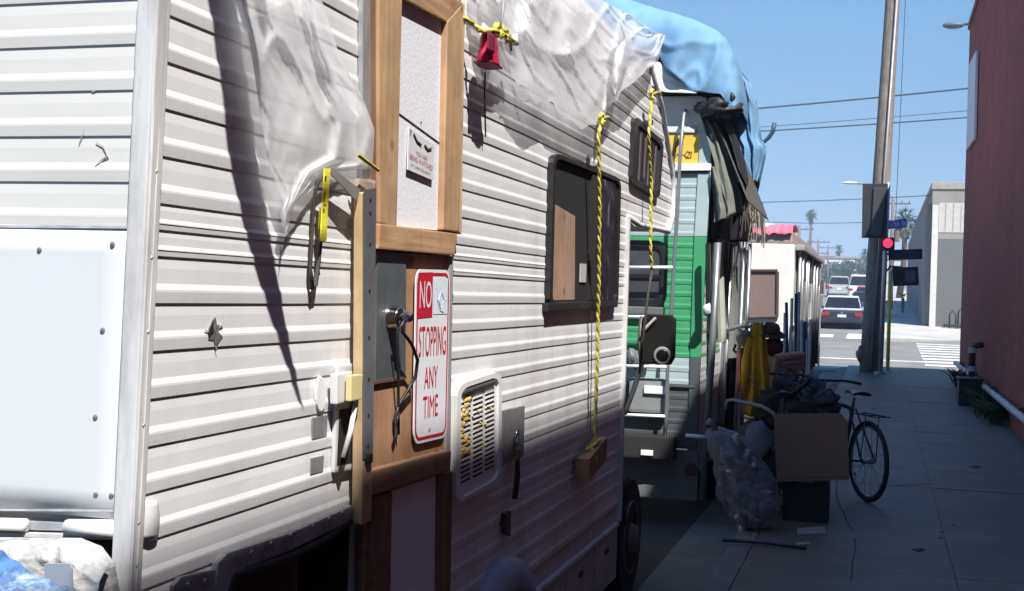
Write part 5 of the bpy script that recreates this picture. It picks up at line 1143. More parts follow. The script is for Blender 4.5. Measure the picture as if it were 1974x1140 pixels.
build(MB().grid(fdk, 8, 20), 'tarp_edge', blk2, t, smooth=True, solid=0.004)
build(MB().box2((Q(1327, 240).x, Y2 + 0.3, Q(1330, 258).z), (Q(1372, 240).x, Y2 + 1.2, Q(1330, 200).z)), 'dark_load', mat('dark_load', (0.03, 0.022, 0.02), 0.9), t, bevel=0.03)
t = thing('canvas', 'olive grey canvas hanging in folds from the roof corner of the green motorhome', 'canvas', Q(1400, 350))
can = mat('olive_canvas', (0.16, 0.17, 0.14), 0.85, var=0.15, scale=8, bump=0.15); can2 = mat('brown_canvas', (0.075, 0.068, 0.062), 0.85, var=0.15, scale=8)
def drape(L, Rr, seed, dy, amp=0.03, fr=18):
    Lq = [Q(x, y, 0.05) for x, y in L]; Rq = [Q(x, y, 0.05) for x, y in Rr]
    def fn(u, v):
        p = polyat(Lq, v).lerp(polyat(Rq, v), u); p.y += dy * u + amp * math.sin(u * fr * 0.5 + 2.5 * nz3(u, v * 2, seed)) * (0.4 + 0.8 * v) + 0.01 * nz3(u * 8, v * 8, seed); return p
    return MB().grid(fn, 26, 36)
build(drape([(1345, 205), (1358, 250), (1376, 310), (1388, 380), (1378, 428)], [(1352, 204), (1385, 245), (1404, 310), (1424, 370), (1432, 405)], 2, 0.1), 'canvas_sheet', can, t, smooth=True, solid=0.004)
build(drape([(1372, 322), (1374, 360), (1378, 400), (1376, 430)], [(1378, 322), (1392, 360), (1404, 400), (1404, 420)], 5, -0.02), 'canvas_sheet', can, t, smooth=True, solid=0.004)
build(drape([(1366, 215), (1390, 260), (1418, 330), (1442, 390)], [(1395, 215), (1412, 270), (1440, 340), (1470, 418)], 7, 0.5, 0.02), 'canvas_sheet', can2, t, smooth=True, solid=0.004)
t = thing('dark_awning', 'black sheet hanging over the side door of the green motorhome below the canvas', 'awning', onY(1410, 440, 10.4))
def faw(u, v):
    Lq = [onY(x, y, 10.0) for x, y in ((1372, 330), (1370, 400), (1366, 470))]; Rq = [onY(x, y, 11.0) for x, y in ((1440, 360), (1448, 410), (1440, 466))]
    p = polyat(Lq, v).lerp(polyat(Rq, v), u); p.y += 0.05 * math.sin(u * 15); return p
build(MB().grid(faw, 24, 16), 'awning_sheet', blk2, t, smooth=True, solid=0.004)
t = thing('straw_fringe', 'ragged dry brush and fringe hanging from the roof edge of the green motorhome', 'fringe', onY(1445, 440, 11.2))
fr_ = mat('dry_fringe', (0.3, 0.27, 0.22), 0.9, var=0.4, scale=30); fr2 = mat('dark_fringe', (0.08, 0.075, 0.065), 0.9)
for mm, nn in ((fr_, 70), (fr2, 70)):
    mb = MB()
    for k in range(nn):
        x = random.uniform(1402, 1470); y0 = 376 + (x - 1440) * 0.75 + random.uniform(-6, 6); Yk = 10.6 + random.uniform(0, 1.4); p = onY(x, y0, Yk); L = random.uniform(0.15, 0.4)
        e = p + Vector((random.gauss(0, 0.05), 0, -L)); mb.tube([p, p.lerp(e, .5) + Vector((random.gauss(0, .02), 0, 0)), e], [0.012, 0.009, 0.003], 4)
    build(mb, 'fringe_strands', mm, t)['kind'] = 'stuff'
build(MB().tube([onY(1440, 365, 10.8), onY(1458, 392, 11.2), onY(1470, 420, 11.4)], 0.03, 6), 'edge_pole', mat('edge_wood', (0.3, 0.25, 0.19), 0.9), t)
t = thing('bent_rod', 'bent dark rod curving up from the end of the blue tarpaulin into the sky', 'rod', onY(1480, 265, 11))
build(MB().tube([onY(x, y, 11) for x, y in ((1458, 284), (1470, 276), (1482, 266), (1490, 254), (1493, 237))], [0.014, 0.016, 0.018, 0.02, 0.02], 7), 'rod_bar', mat('blue_dark', (0.03, 0.07, 0.12), 0.5), t, smooth=True)
# load under the tarp (solid body so that nothing floats)
t = thing('roof_load', 'boxes strapped on the green motorhome roof under the blue tarpaulin', 'load', (-2.4, 11, Z2T + 0.6))
build(MB().box2((-3.6, Y2 + 0.3, Z2T + 0.61), (-1.35, 12.3, Q(1300, 60).z)), 'load_box', MATS['dark_load'], t, bevel=0.1)
# ================================================================== WHITE MOTORHOME FARTHER UP THE KERB
Y3 = 19.6
def U(px, py, o=0.0): return onY(px, py, Y3 - o)
X3 = U(1529, 560).x
rv3 = thing('motorhome', 'cream motorhome with boarded brown rear window and pink roof cover farther up the kerb', 'motorhome', (-2.6, 23, -0.15))
z3 = lambda y: U(1500, y).z
crm = mat('cream_paint', (0.72, 0.7, 0.66), 0.45, var=0.05, scale=3); 
build(MB().box2((X3 - 2.4, Y3, z3(680)), (X3, 27, z3(470))), 'body_upper', crm, rv3, bevel=0.05, seg=3)
build(MB().box2((X3 - 2.4, Y3 + 0.05, z3(780)), (X3 - 0.02, 27, z3(680) - 0.004)), 'body_lower', mat('brown_lower', (0.32, 0.24, 0.2), 0.7, var=0.2, scale=3), rv3, bevel=0.02)  # lower body in a darker brown than the upper
build(MB().box2((X3 - 2.3, Y3 + 0.02, z3(470) + 0.004), (X3 - 0.03, 26.8, z3(446))), 'roof_band', mat('tan_band', (0.34, 0.27, 0.24), 0.7, var=0.1), rv3, bevel=0.03)
build(MB().box2((X3 - 2.2, Y3 + 0.3, z3(446) + 0.004), (X3 - 0.35, 25, z3(428))), 'roof_pod', white, rv3, bevel=0.08)
q = [U(x, y, 0.02) for x, y in ((1440, 524), (1497, 524), (1500, 530), (1497, 610), (1440, 612))]
wn3 = build(MB().prism(q, (0, 0.018, 0)), 'boarded_window', mat('brown_board_flat', (0.2, 0.14, 0.125), 0.7, var=0.06, scale=6), rv3, bevel=0.01)
for a, b in (((1440, 522), (1499, 522)), ((1499, 524), (1498, 612)), ((1440, 613), (1498, 611))):
    build(MB().cyl(U(*a, 0.03), U(*b, 0.03), 0.025, 6), 'window_frame', mat('brown_frame', (0.09, 0.06, 0.055), 0.6), wn3)
def fpk(u, v):
    p = U(lerp(1440, 1528, u), 446, 0); p.y = Y3 - 0.04 + 1.5 * v; p.z += 0.09 * math.sin(v * 3.1) + 0.04 * nz3(u * 9, v * 5, 3) - (0.09 + 0.06 * nz3(u * 8, 1)) * (1 if v == 0 else 0) + 0.05; return p
build(MB().grid(fpk, 40, 12), 'roof_tarp', mat('pink_tarp', (0.66, 0.14, 0.2), 0.6, var=0.2, scale=4), rv3, smooth=True, solid=0.006)
wheel(rv3, (X3 - 0.14, 21.4, 0.2), 0.35, 0.22); wheel(rv3, (X3 - 0.14, 25.2, 0.2), 0.35, 0.22)
# kerb-side equipment: upright ladders and poles, windows, roof rack
xs = X3 + 0.004
def s3(name, y0, y1, z0, z1, o1, m, bev=0.006): return build(MB().box2((xs, y0, z0), (xs + o1, y1, z1)), name, m, rv3, bevel=bev)
s3('window', 20.2, 21.6, 1.6, 2.35, 0.03, dg); s3('window', 22.4, 24.0, 1.6, 2.35, 0.03, dg); s3('door', 24.3, 25.1, 0.5, 2.4, 0.03, greyw)
for yy in (19.9, 20.6, 21.7, 22.2, 24.15, 25.2, 26.2):
    build(MB().tube([(xs + 0.06, yy, 0.35), (xs + 0.07, yy, z3(470))], 0.03, 6), 'side_pole', lm, rv3, smooth=True)
for yy in (21.0, 23.2, 25.7):
    build(MB().box2((xs, yy, z3(470) - 0.55), (xs + 0.08, yy + 0.5, z3(470))), 'awning_box', mat('bronze_box', (0.08, 0.075, 0.07), 0.5), rv3, bevel=0.02)
build(MB().box2((xs, 19.8, z3(470) - 0.09), (xs + 0.14, 26.9, z3(470))), 'awning_rail', mat('rail_grey', (0.3, 0.3, 0.3), 0.5), rv3, bevel=0.02)
for zz_ in (0.9, 1.25): build(MB().box2((xs, 19.7, zz_), (xs + 0.04, 26.9, zz_ + 0.05)), 'belt_rail', greyw, rv3)
# roadside sign leaning ahead of it
t = thing('roadside_panel', 'brown and grey green panel on a thin leg beyond the cream motorhome', 'panel', onZ(1578, 610, gz(34)))
q = [onY(x, y, 34) for x, y in ((1570, 537), (1588, 540), (1588, 567), (1569, 566))]; build(MB().prism(q, (0, 0.08, 0)), 'upper_panel', mat('panel_brown', (0.1, 0.06, 0.05), 0.7), t, bevel=0.02)
q = [onY(x, y, 34) for x, y in ((1570, 568), (1586, 569), (1586, 588), (1570, 587))]; build(MB().prism(q, (0, 0.08, 0)), 'lower_panel', mat('panel_green', (0.16, 0.19, 0.16), 0.7), t, bevel=0.02)
a = onY(1581, 590, 34.04); build(MB().tube([a, Vector((a.x, 34.04, gz(34)))], 0.03, 6), 'leg', galv, t); a = onY(1573, 588, 34.04); build(MB().tube([a, Vector((a.x, 34.04, gz(34)))], 0.03, 6), 'leg', galv, t)
# ================================================================== CLUTTER ON THE PAVEMENT
bagp = plastic('clear_bag', (0.24, 0.24, 0.28), 0.45, 0.35, 0.18, 14)
bagm = mat('cloudy_plastic_bag', (0.17, 0.165, 0.18), 0.3, var=0.35, scale=12, bump=0.9, bscale=18, spec=0.6, col2=(0.06, 0.055, 0.065), amt=0.7, thr=(0.45, 0.62))
bc = onZ(1440, 1022, 0.0)
t = thing('plastic_bag', 'big cloudy plastic bag stuffed with empty bottles slumped beside the green motorhome', 'bag', bc)
cl = [(onY(x, y, 9.1), r) for x, y, r in ((1452, 1006, 0.22), (1447, 955, 0.235), (1430, 902, 0.2), (1410, 862, 0.17), (1392, 838, 0.12), (1378, 826, 0.06))]
def fbag(u, v):
    k = v * (len(cl) - 1); i = min(int(k), len(cl) - 2); f = k - i
    c = cl[i][0].lerp(cl[i + 1][0], f); r = lerp(cl[i][1], cl[i + 1][1], f)
    if v < 0.14: r *= max(0.0, v / 0.14) ** 0.35; c = c + Vector((0, 0, -0.06 * (1 - v / 0.14)))
    if v > 0.93: r *= (1 - v) / 0.07
    a = u * 2 * math.pi; d = Vector((math.cos(a), math.sin(a) * 0.9, 0.25 * math.sin(a * 1.0)))
    cell = noise.voronoi(Vector((math.cos(a) * 1.6, math.sin(a) * 1.6, v * 6)))[0][0]
    r *= 0.92 + 0.2 * (0.5 - cell) + 0.14 * nz3(math.cos(a) * 3, math.sin(a) * 3, v * 7)
    r += 0.012 * crs(math.cos(a) * 2 + v * 3, math.sin(a) * 2, v * 5, 5) + 0.005 * crs(math.cos(a) * 5, math.sin(a) * 5 + v * 4, v * 9, 5)
    p = c + d * r; p.z = max(p.z, 0.008); return p
build(MB().grid(fbag, 90, 90, True), 'bag_body', bagp, t, smooth=True)
pet = mat('clear_bottle', (0.2, 0.21, 0.235), 0.15, var=0.3, spec=0.7)
for k in range(44):
    i = random.choice((0, 0, 1, 1, 1, 2, 2, 3)); c = cl[i][0] + Vector((random.uniform(-.5, .42) * cl[i][1], random.uniform(-.68, .1) * cl[i][1], random.uniform(-.06, .09)))
    ax = Vector((random.gauss(0, 1), random.gauss(0, .3), random.gauss(0, .8))).normalized()
    build(MB().lathe([(0.005, -0.08), (0.026, -0.076), (0.028, 0.025), (0.013, 0.055), (0.011, 0.075), (0.003, 0.077)], c, ax, 10), 'bottle', pet, t, smooth=True)
build(MB().tube([cl[-1][0] + Vector((0, 0, -0.02)), cl[-1][0] + Vector((-0.02, 0.01, 0.03)), cl[-1][0] + Vector((-0.05, 0.0, 0.05))], [0.03, 0.018, 0.03], 8), 'bag_neck', bagm, t, smooth=True)
# black crate with cardboard leaning on it
YC = 9.46
c0, c1 = onZ(1508, 1003, 0), onZ(1597, 1003, 0)
t = thing('crate', 'black plastic crate standing on the pavement under the cardboard sheet', 'crate', (c0 + c1) / 2)
Hc = 0.4; w0, w1 = c0.x, c1.x; ybk = c0.y + 0.34
mb = MB().box2((w0, c0.y, 0.0), (w1, ybk, 0.02)); mb.box2((w0, c0.y, 0.0205), (w0 + 0.015, ybk, Hc)); mb.box2((w1 - 0.015, c0.y, 0.0205), (w1, ybk, Hc))
mb.box2((w0 + 0.0155, ybk - 0.015, 0.0205), (w1 - 0.0155, ybk, Hc)); mb.box2((w0 + 0.0155, c0.y, 0.0205), (w1 - 0.0155, c0.y + 0.015, Hc))
build(mb, 'crate_body', blk, t)
for z in (0.12, 0.24): build(MB().box2((w0 - 0.006, c0.y - 0.008, z), (w1 + 0.006, c0.y - 0.001, z + 0.02)), 'crate_rib', blk, t)
build(MB().box2((w0 - 0.01, c0.y - 0.012, Hc + 0.001), (w1 + 0.01, ybk + 0.01, Hc + 0.03)), 'crate_rim', blk, t, bevel=0.005)
build(MB().box2(((w0 + w1) / 2 - 0.06, c0.y - 0.011, 0.29), ((w0 + w1) / 2 + 0.06, c0.y - 0.0085, 0.32)), 'crate_label', mat('faded_label', (0.12, 0.12, 0.12), 0.6), t)
t = thing('cardboard_sheet', 'flat brown cardboard sheet leaning in front of the bicycles on the pavement', 'cardboard', onY(1565, 930, 9.38))
q = [onY(1492, 798, 9.46), onY(1620, 797, 9.46), onY(1634, 812, 9.45), onY(1637, 926, 9.38), onY(1497, 929, 9.38)]
build(MB().prism(q, (0, 0.006, 0)), 'sheet_panel', mat('brown_cardboard', (0.19, 0.115, 0.08), 0.9, var=0.08, scale=3, bump=0.1, bscale=20), t, bevel=0.002)
build(MB().prism([onY(1497, 920, 9.383), onY(1637, 918, 9.383), onY(1637, 921, 9.383), onY(1497, 923, 9.383)], (0, 0.004, 0)), 'crease', mat('cardboard_crease', (0.18, 0.1, 0.065), 0.9), t)
# ---------- bicycles
bm_ = mat('bike_black', (0.02, 0.02, 0.024), 0.4, spec=0.5); steel = mat('bike_steel', (0.4, 0.4, 0.42), 0.3, 0.8)
def bicycle(hub, d, label, colm, handle_up=0.0):
    """hub = rear hub, d = forward unit vector (horizontal)"""
    hub = Vector(hub); d = Vector(d).normalized(); up_ = Vector((0, 0, 1)); n = d.cross(up_); r = 0.335
    t = thing('bicycle', label, 'bicycle', (hub.x, hub.y, 0), 'bicycles parked on the pavement')
    P = lambda f, h, s=0.0: hub + d * f + up_ * (h - hub.z) + n * s
    fh = P(1.03, hub.z)
    for c in (hub, fh):
        ring = lambda rr, k=32: [c + d * rr * math.cos(a) + up_ * rr * math.sin(a) for a in [2 * math.pi * j / k for j in range(k + 1)]]
        wq = build(MB().tube(ring(r - 0.017), 0.019, 8, False), 'wheel', tyre, t, smooth=True)
        build(MB().tube(ring(r - 0.045), 0.011, 6, False), 'rim', steel, wq, smooth=True)
        build(MB().cyl(c - n * 0.05, c + n * 0.05, 0.022, 10), 'hub', steel, wq)
        mb = MB()
        for j in range(18):
            a = 2 * math.pi * j / 18; s = 1 if j % 2 else -1
            mb.tube([c + n * 0.03 * s, c + d * (r - 0.05) * math.cos(a) + up_ * (r - 0.05) * math.sin(a)], 0.0022, 3)
        build(mb, 'spokes', steel, wq)
    bb = P(0.43, 0.29); st = P(0.3, 0.74); hd = P(0.84, 0.78); hb = P(0.88, 0.66)
    for a, b, rr, nm in ((bb, st, 0.017, 'seat_tube'), (st, hd, 0.017, 'top_tube'), (bb, hb, 0.02, 'down_tube'), (hd + up_ * 0.03, hb - up_ * 0.03, 0.02, 'head_tube')):
        build(MB().cyl(a, b, rr, 8), nm, colm, t, smooth=True)
    for s in (-1, 1):
        build(MB().tube([bb + n * 0.03 * s, hub + n * 0.06 * s], 0.01, 6), 'chain_stay', colm, t, smooth=True)
        build(MB().tube([st + n * 0.03 * s, hub + n * 0.06 * s], 0.009, 6), 'seat_stay', colm, t, smooth=True)
        build(MB().tube([hb + n * 0.05 * s, fh + n * 0.055 * s], 0.013, 6), 'fork_blade', colm, t, smooth=True)
    build(MB().cyl(st, P(0.27, 0.84), 0.013, 8), 'seat_post', steel, t)
    sd = P(0.26, 0.86); mb = MB()
    mb.grid(lambda u, v: sd + d * lerp(-0.13, 0.15, u) + n * math.cos(v * math.pi) * lerp(0.085, 0.02, min(1, u * 1.5)) + up_ * (0.028 * math.sin(v * math.pi) + 0.01), 12, 9)
    build(mb, 'saddle', bm_, t, smooth=True, solid=0.02)
    hs = hd + up_ * (0.16 + handle_up); build(MB().cyl(hd, hs, 0.013, 8), 'stem', steel, t)
    build(MB().tube([hs - n * 0.3 - d * 0.1 - up_ * 0.02, hs - n * 0.2, hs + n * 0.2, hs + n * 0.3 - d * 0.1 - up_ * 0.02], 0.013, 8), 'handlebar', bm_, t, smooth=True)
    build(MB().cyl(bb - n * 0.03, bb - n * 0.026, 0.09, 16), 'chainring', steel, t)
    for s in (-1, 1):
        e = bb + n * 0.06 * s + (d * 0.1 - up_ * 0.13) * s; build(MB().tube([bb, bb + n * 0.06 * s, e], 0.011, 6), 'crank', steel, t); build(MB().box(e + n * 0.05 * s, (0.1, 0.07, 0.025)), 'pedal', bm_, t)
    mb = MB()
    for s in (-1, 1): mb.tube([P(-0.22, 0.72, 0.06 * s), P(0.22, 0.72, 0.06 * s)], 0.006, 5); mb.tube([P(-0.05, 0.72, 0.06 * s), P(0, hub.z, 0.07 * s)], 0.005, 5)
    for f in (-0.2, -0.05, 0.1): mb.tube([P(f, 0.72, -0.06), P(f, 0.72, 0.06)], 0.005, 5)
    build(mb, 'rack', bm_, t, smooth=True)
    return t
hubp = onZ(1671, 968, 0.0); hubp.z = 0.335
bicycle(hubp, (-0.47, 0.88, 0), 'dark bicycle with rear rack and black saddle standing behind the cardboard sheet', bm_)
bicycle((-0.72, 10.25, 0.335), (-0.15, 0.98, 0), 'second bicycle mostly hidden behind the cardboard with its bars among the heap', mat('bike_grey', (0.1, 0.11, 0.13), 0.4), 0.06)
# cart handle: bent pipe sticking out left of the cardboard
t = thing('hand_cart', 'hand cart with a bent pipe handle standing left of the cardboard sheet', 'cart', (-1.0, 9.9, 0))
pipem = mat('cart_pipe', (0.32, 0.27, 0.25), 0.4, 0.5)
build(MB().tube([onY(x, y, 9.75) for x, y in ((1399, 790), (1402, 773), (1412, 771), (1440, 778), (1468, 784), (1490, 796), (1497, 808))] + [onY(1500, 860, 9.75)], 0.016, 8), 'cart_handle', pipem, t, smooth=True)
for px in (1462, 1500): build(MB().cyl(onY(px, 820, 9.8), onZ(px, 985, 0.0), 0.016, 8), 'cart_leg', bm_, t)
build(MB().box2((-0.98, 9.7, 0.2), (-0.6, 10.1, 0.5)), 'cart_bin', blk, t, bevel=0.02)
wheel(t, (-0.98, 9.9, 0.1), 0.1, 0.05); 
# grey bag hanging from cart
t = thing('grey_bag', 'slate grey cloth bag hanging between the yellow jacket and the cardboard', 'bag', onY(1460, 870, 9.8))
build(MB().blob(onY(1462, 848, 9.68), (0.1, 0.07, 0.14), 4, 0.2, 2, 16, 12), 'bag_body', mat('slate_cloth', (0.14, 0.15, 0.17), 0.85, var=0.2), t, smooth=True)
build(MB().tube([onY(1450, 825, 9.66), onY(1460, 800, 9.7), onY(1474, 825, 9.66)], 0.01, 6), 'bag_strap', blk, t, smooth=True)
# heap of black bags, clothes and small stuff above/behind the cardboard
t = thing('rubbish_heap', 'heap of dark bags and clothes piled behind the cardboard sheet and bicycles', 'rubbish', (-0.85, 10.9, 0))
dark_c = [mat('heap_black', (0.025, 0.024, 0.028), 0.7, var=0.4, scale=12), mat('heap_slate', (0.09, 0.1, 0.125), 0.8, var=0.3, scale=10), mat('heap_brown', (0.08, 0.055, 0.045), 0.85, var=0.3, scale=12)]
for i, (x, y, rx, rz, m) in enumerate(((1500, 770, .13, .12, 0), (1525, 762, .15, .13, 0), (1555, 765, .12, .14, 1), (1570, 748, .07, .1, 1), (1590, 780, .12, .1, 1), (1490, 800, .15, .15, 0), (1515, 740, .1, .08, 0), (1480, 790, .1, .16, 2), (1540, 790, .2, .15, 1))):
    build(MB().blob(onY(x, y, 10.9), (rx, 0.16, rz), i, 0.32, 2.2, 18, 12), 'bundle', dark_c[m], t, smooth=True)
for i in range(6): build(MB().blob((random.uniform(-1.1, -0.55), 10.9 + random.uniform(-.2, .3), 0.2 + 0.1 * (i % 3)), (0.25, 0.22, 0.24), i + 20, 0.25, 2, 16, 10), 'bundle', dark_c[i % 3], t, smooth=True)
build(MB().tube([onY(1520, 768, 10.6), onY(1545, 745, 10.6), onY(1566, 728, 10.6)], 0.022, 7), 'umbrella', bm_, t, smooth=True)
for k in range(16):
    a = onY(random.uniform(1480, 1590), random.uniform(735, 795), 10.6); build(MB().tube([a, a + Vector((random.gauss(0, .08), random.gauss(0, .05), random.gauss(0, .06))), a + Vector((random.gauss(0, .14), 0, random.gauss(0, .1)))], 0.007, 4), 'loose_strap', dark_c[k % 3], t)
# small items near saddle
t = thing('pannier', 'small slate coloured bag strapped on top of the bicycle by its saddle', 'bag', onY(1590, 760, 10.7))
build(MB().blob(onY(1592, 768, 10.75), (0.1, 0.12, 0.07), 3, 0.3, 2.4, 16, 10), 'bag_body', dark_c[1], t, smooth=True)
build(MB().tube([onY(1572, 765, 10.6), onY(1600, 750, 10.6), onY(1612, 766, 10.6)], 0.01, 5), 'strap', bm_, t)
# ---------- clothes and poles hanging by the side of the green motorhome
t = thing('clothes_rail', 'makeshift clothes rail of thin poles beside the green motorhome', 'rail', (-1.05, 11.2, 0))
for x0, y0, x1, y1 in ((1410, 470, 1393, 830), (1436, 455, 1418, 800), (1446, 470, 1436, 700), (1398, 500, 1380, 820)):
    build(MB().tube([onY(x0, y0, 11.2), onY(x1, y1, 11.2), Vector((onY(x1, y1, 11.2).x - 0.02, 11.2, 0.0))], 0.018, 7), 'rail_pole', lm, t, smooth=True)
build(MB().tube([onY(1392, 640, 11.15), onY(1430, 628, 11.15), onY(1500, 636, 11.15)], 0.018, 7), 'cross_bar', lm, t, smooth=True)
def cloth(name, label, cat, L, Rr, Y, m, fr=10, amp=0.03, seed=1, cap=None):
    t = thing(name, label, cat, onY(*L[0], Y)); Lq = [onY(x, y, Y) for x, y in L]; Rq = [onY(x, y, Y) for x, y in Rr]
    def fn(u, v):
        p = polyat(Lq, v).lerp(polyat(Rq, v), u); p.y += amp * math.sin(u * fr + 2 * nz3(u * 2, v * 2, seed)) * (0.35 + v) + 0.015 * nz3(u * 6, v * 6, seed) - 0.05 * math.sin(u * math.pi); return p
    build(MB().grid(fn, 28, 36), 'cloth', m, t, smooth=True, solid=0.005)
    return t
mus = mat('mustard_cloth', (0.6, 0.38, 0.035), 0.85, var=0.25, scale=9, bump=0.2)
t = cloth('jacket', 'mustard yellow jacket hanging beside the green motorhome below a brown hat', 'jacket', [(1448, 625), (1440, 680), (1436, 740), (1432, 800)], [(1472, 622), (1480, 680), (1484, 740), (1482, 806)], 11.0, mus, 14, 0.04, 3)
build(MB().blob(onY(1458, 632, 11.0), (0.05, 0.06, 0.05), 3, 0.2, 2, 12, 8), 'hood', mus, t, smooth=True)
build(MB().tube([onY(1446, 650, 10.93), onY(1437, 700, 10.95), onY(1434, 760, 10.95)], [0.03, 0.035, 0.03], 8), 'sleeve', mus, t, smooth=True)
build(MB().tube([onY(1433, 804, 10.96), onY(1458, 812, 10.96), onY(1482, 806, 10.96)], 0.012, 6), 'hem', mat('pale_hem', (0.45, 0.4, 0.2), 0.8), t, smooth=True)
cloth('pink_cloth', 'pink cloth strip hanging left of the mustard jacket', 'cloth', [(1421, 672), (1420, 720), (1424, 752)], [(1434, 670), (1432, 720), (1427, 755)], 11.05, mat('pink_cloth', (0.55, 0.2, 0.2), 0.85, var=0.2), 6, 0.015, 5)
cloth('dark_cloth', 'dark grey cloth hanging in shade behind the pink strip', 'cloth', [(1398, 690), (1396, 760), (1394, 830)], [(1422, 690), (1420, 760), (1420, 830)], 11.3, dark_c[0], 9, 0.03, 6)
cloth('white_cloth', 'pale cloth draped below the brown hat right of the mustard jacket', 'cloth', [(1482, 690), (1480, 740), (1478, 790)], [(1512, 690), (1500, 720), (1486, 780)], 11.3, mat('pale_cloth', (0.5, 0.42, 0.36), 0.85, var=0.2, scale=8), 8, 0.03, 7)
t = thing('helmet', 'round grey helmet hanging on a pole beside the green motorhome', 'helmet', onY(1434, 655, 11.0))
build(MB().blob(onY(1435, 653, 11.0), (0.075, 0.085, 0.078), 2, 0.04, 1.5, 20, 14), 'shell', mat('grey_shell', (0.24, 0.22, 0.21), 0.5, var=0.2, scale=14), t, smooth=True)
build(MB().tube([onY(1418, 664, 10.95), onY(1414, 676, 10.95), onY(1420, 680, 10.95)], 0.012, 6), 'strap', bk, t)
t = thing('hat', 'brown brimmed hat perched on the clothes rail above the mustard jacket', 'hat', onY(1485, 645, 11.05))
hm = mat('brown_felt', (0.11, 0.065, 0.045), 0.9, var=0.2)
build(MB().lathe([(0.02, 0.075), (0.06, 0.07), (0.075, 0.04), (0.08, 0.0), (0.13, -0.012), (0.128, -0.018), (0.02, -0.02)], onY(1486, 640, 11.05), (0.2, -0.3, 1), 20), 'felt', hm, t, smooth=True)
build(MB().lathe([(0.081, 0.002), (0.082, 0.018), (0.078, 0.02)], onY(1486, 640, 11.05), (0.2, -0.3, 1), 20), 'band', mat('hat_band', (0.04, 0.02, 0.018), 0.8), t)
t = thing('maroon_bag', 'maroon bag hanging under the brown hat', 'bag', onY(1490, 670, 11.1))
build(MB().blob(onY(1490, 668, 11.1), (0.09, 0.06, 0.08), 6, 0.2, 2, 16, 10), 'bag_body', mat('maroon_cloth', (0.17, 0.04, 0.03), 0.85, var=0.2), t, smooth=True)
build(MB().tube([onY(1478, 652, 11.08), onY(1486, 640, 11.08), onY(1500, 655, 11.08)], 0.008, 5), 'bag_strap', bk, t)
t = thing('rolled_mats', 'rolled pale mats and planks tied at the front of the heap beside the cream motorhome', 'mats', onY(1500, 720, 12))
for k, (y0, y1, m) in enumerate(((690, 686, 0), (702, 698, 1), (714, 706, 0))):
    build(MB().cyl(onY(1480, y0 + 4, 12), onY(1545, y1, 13.2), 0.05, 10), 'mat_roll', [mat('tan_mat', (0.42, 0.3, 0.2), 0.85, var=0.2), mat('grey_mat', (0.35, 0.33, 0.31), 0.85)][m], t, smooth=True)
t = thing('pole_bundle', 'bundle of thin upright poles standing between the two farther motorhomes', 'poles', (-0.95, 14.5, 0))
for k in range(11):
    x = 1506 + k * 5.5 + random.uniform(-2, 2); a = onY(x, random.uniform(560, 660), 14.5); b = onY(x + random.uniform(-8, 8), 745, 14.5); b.z = 0.0
    build(MB().tube([b, a], 0.018, 6), 'pole', [lm, mat('white_pole', (0.5, 0.5, 0.5), 0.5), bm_][k % 3], t, smooth=True)
for k in range(3): build(MB().box2((-1.22 + 0.1 * k, 14.2 + 0.1 * k, 0.0), (-1.12 + 0.1 * k, 14.3 + 0.1 * k, 0.9 - 0.1 * k)), 'board', dark_c[0], t)
# debris on the pavement
t = tag(build(MB().tube([onZ(1392, 1041, 0.02), onZ(1470, 1046, 0.025), onZ(1555, 1056, 0.015)], 0.014, 6), 'metal_bar', bm_), 'thin dark bar lying across the pavement in front of the plastic bag', 'bar')
q = [onZ(x, y, 0.002) for x, y in ((1536, 1021), (1588, 1018), (1594, 1031), (1538, 1033))]
tag(build(MB().prism(q, (0, 0, 0.012)), 'paper_litter', mat('litter', (0.28, 0.26, 0.24), 0.8, var=0.3, scale=30), bevel=0.003), 'flattened pale packet lying on the pavement near the crate', 'litter')
q = [onZ(x, y, 0.002) for x, y in ((1534, 1048), (1560, 1046), (1562, 1050), (1536, 1052))]
tag(build(MB().prism(q, (0, 0, 0.006)), 'paper_litter', MATS['litter']), 'thin scrap of paper on the pavement beyond the dark bar', 'litter')
tag(build(MB().blob(onZ(1414, 995, 0.035), (0.035, 0.035, 0.035), 2, 0.15, 2, 12, 8), 'crumpled_cup', mat('dull_cup', (0.3, 0.29, 0.28), 0.7), smooth=True), 'small crumpled pale cup lying by the motorhome wheel at the kerb', 'cup')
for (x, y, lab) in ((1770, 1060, 'small dark leaf scrap on the pavement low in the view'), (1880, 900, 'dark scrap on the pavement toward the right edge'), (1665, 760, 'pale paper scrap far along the pavement near the pole')):
    q = [onZ(x + a, y + b, 0.002) for a, b in ((-12, 0), (4, -3), (12, 1), (-2, 4))]
    tag(build(MB().prism(q, (0, 0, 0.006)), 'litter_scrap', MATS['litter'] if 'pale' in lab else MATS['heap_brown']), lab, 'litter')
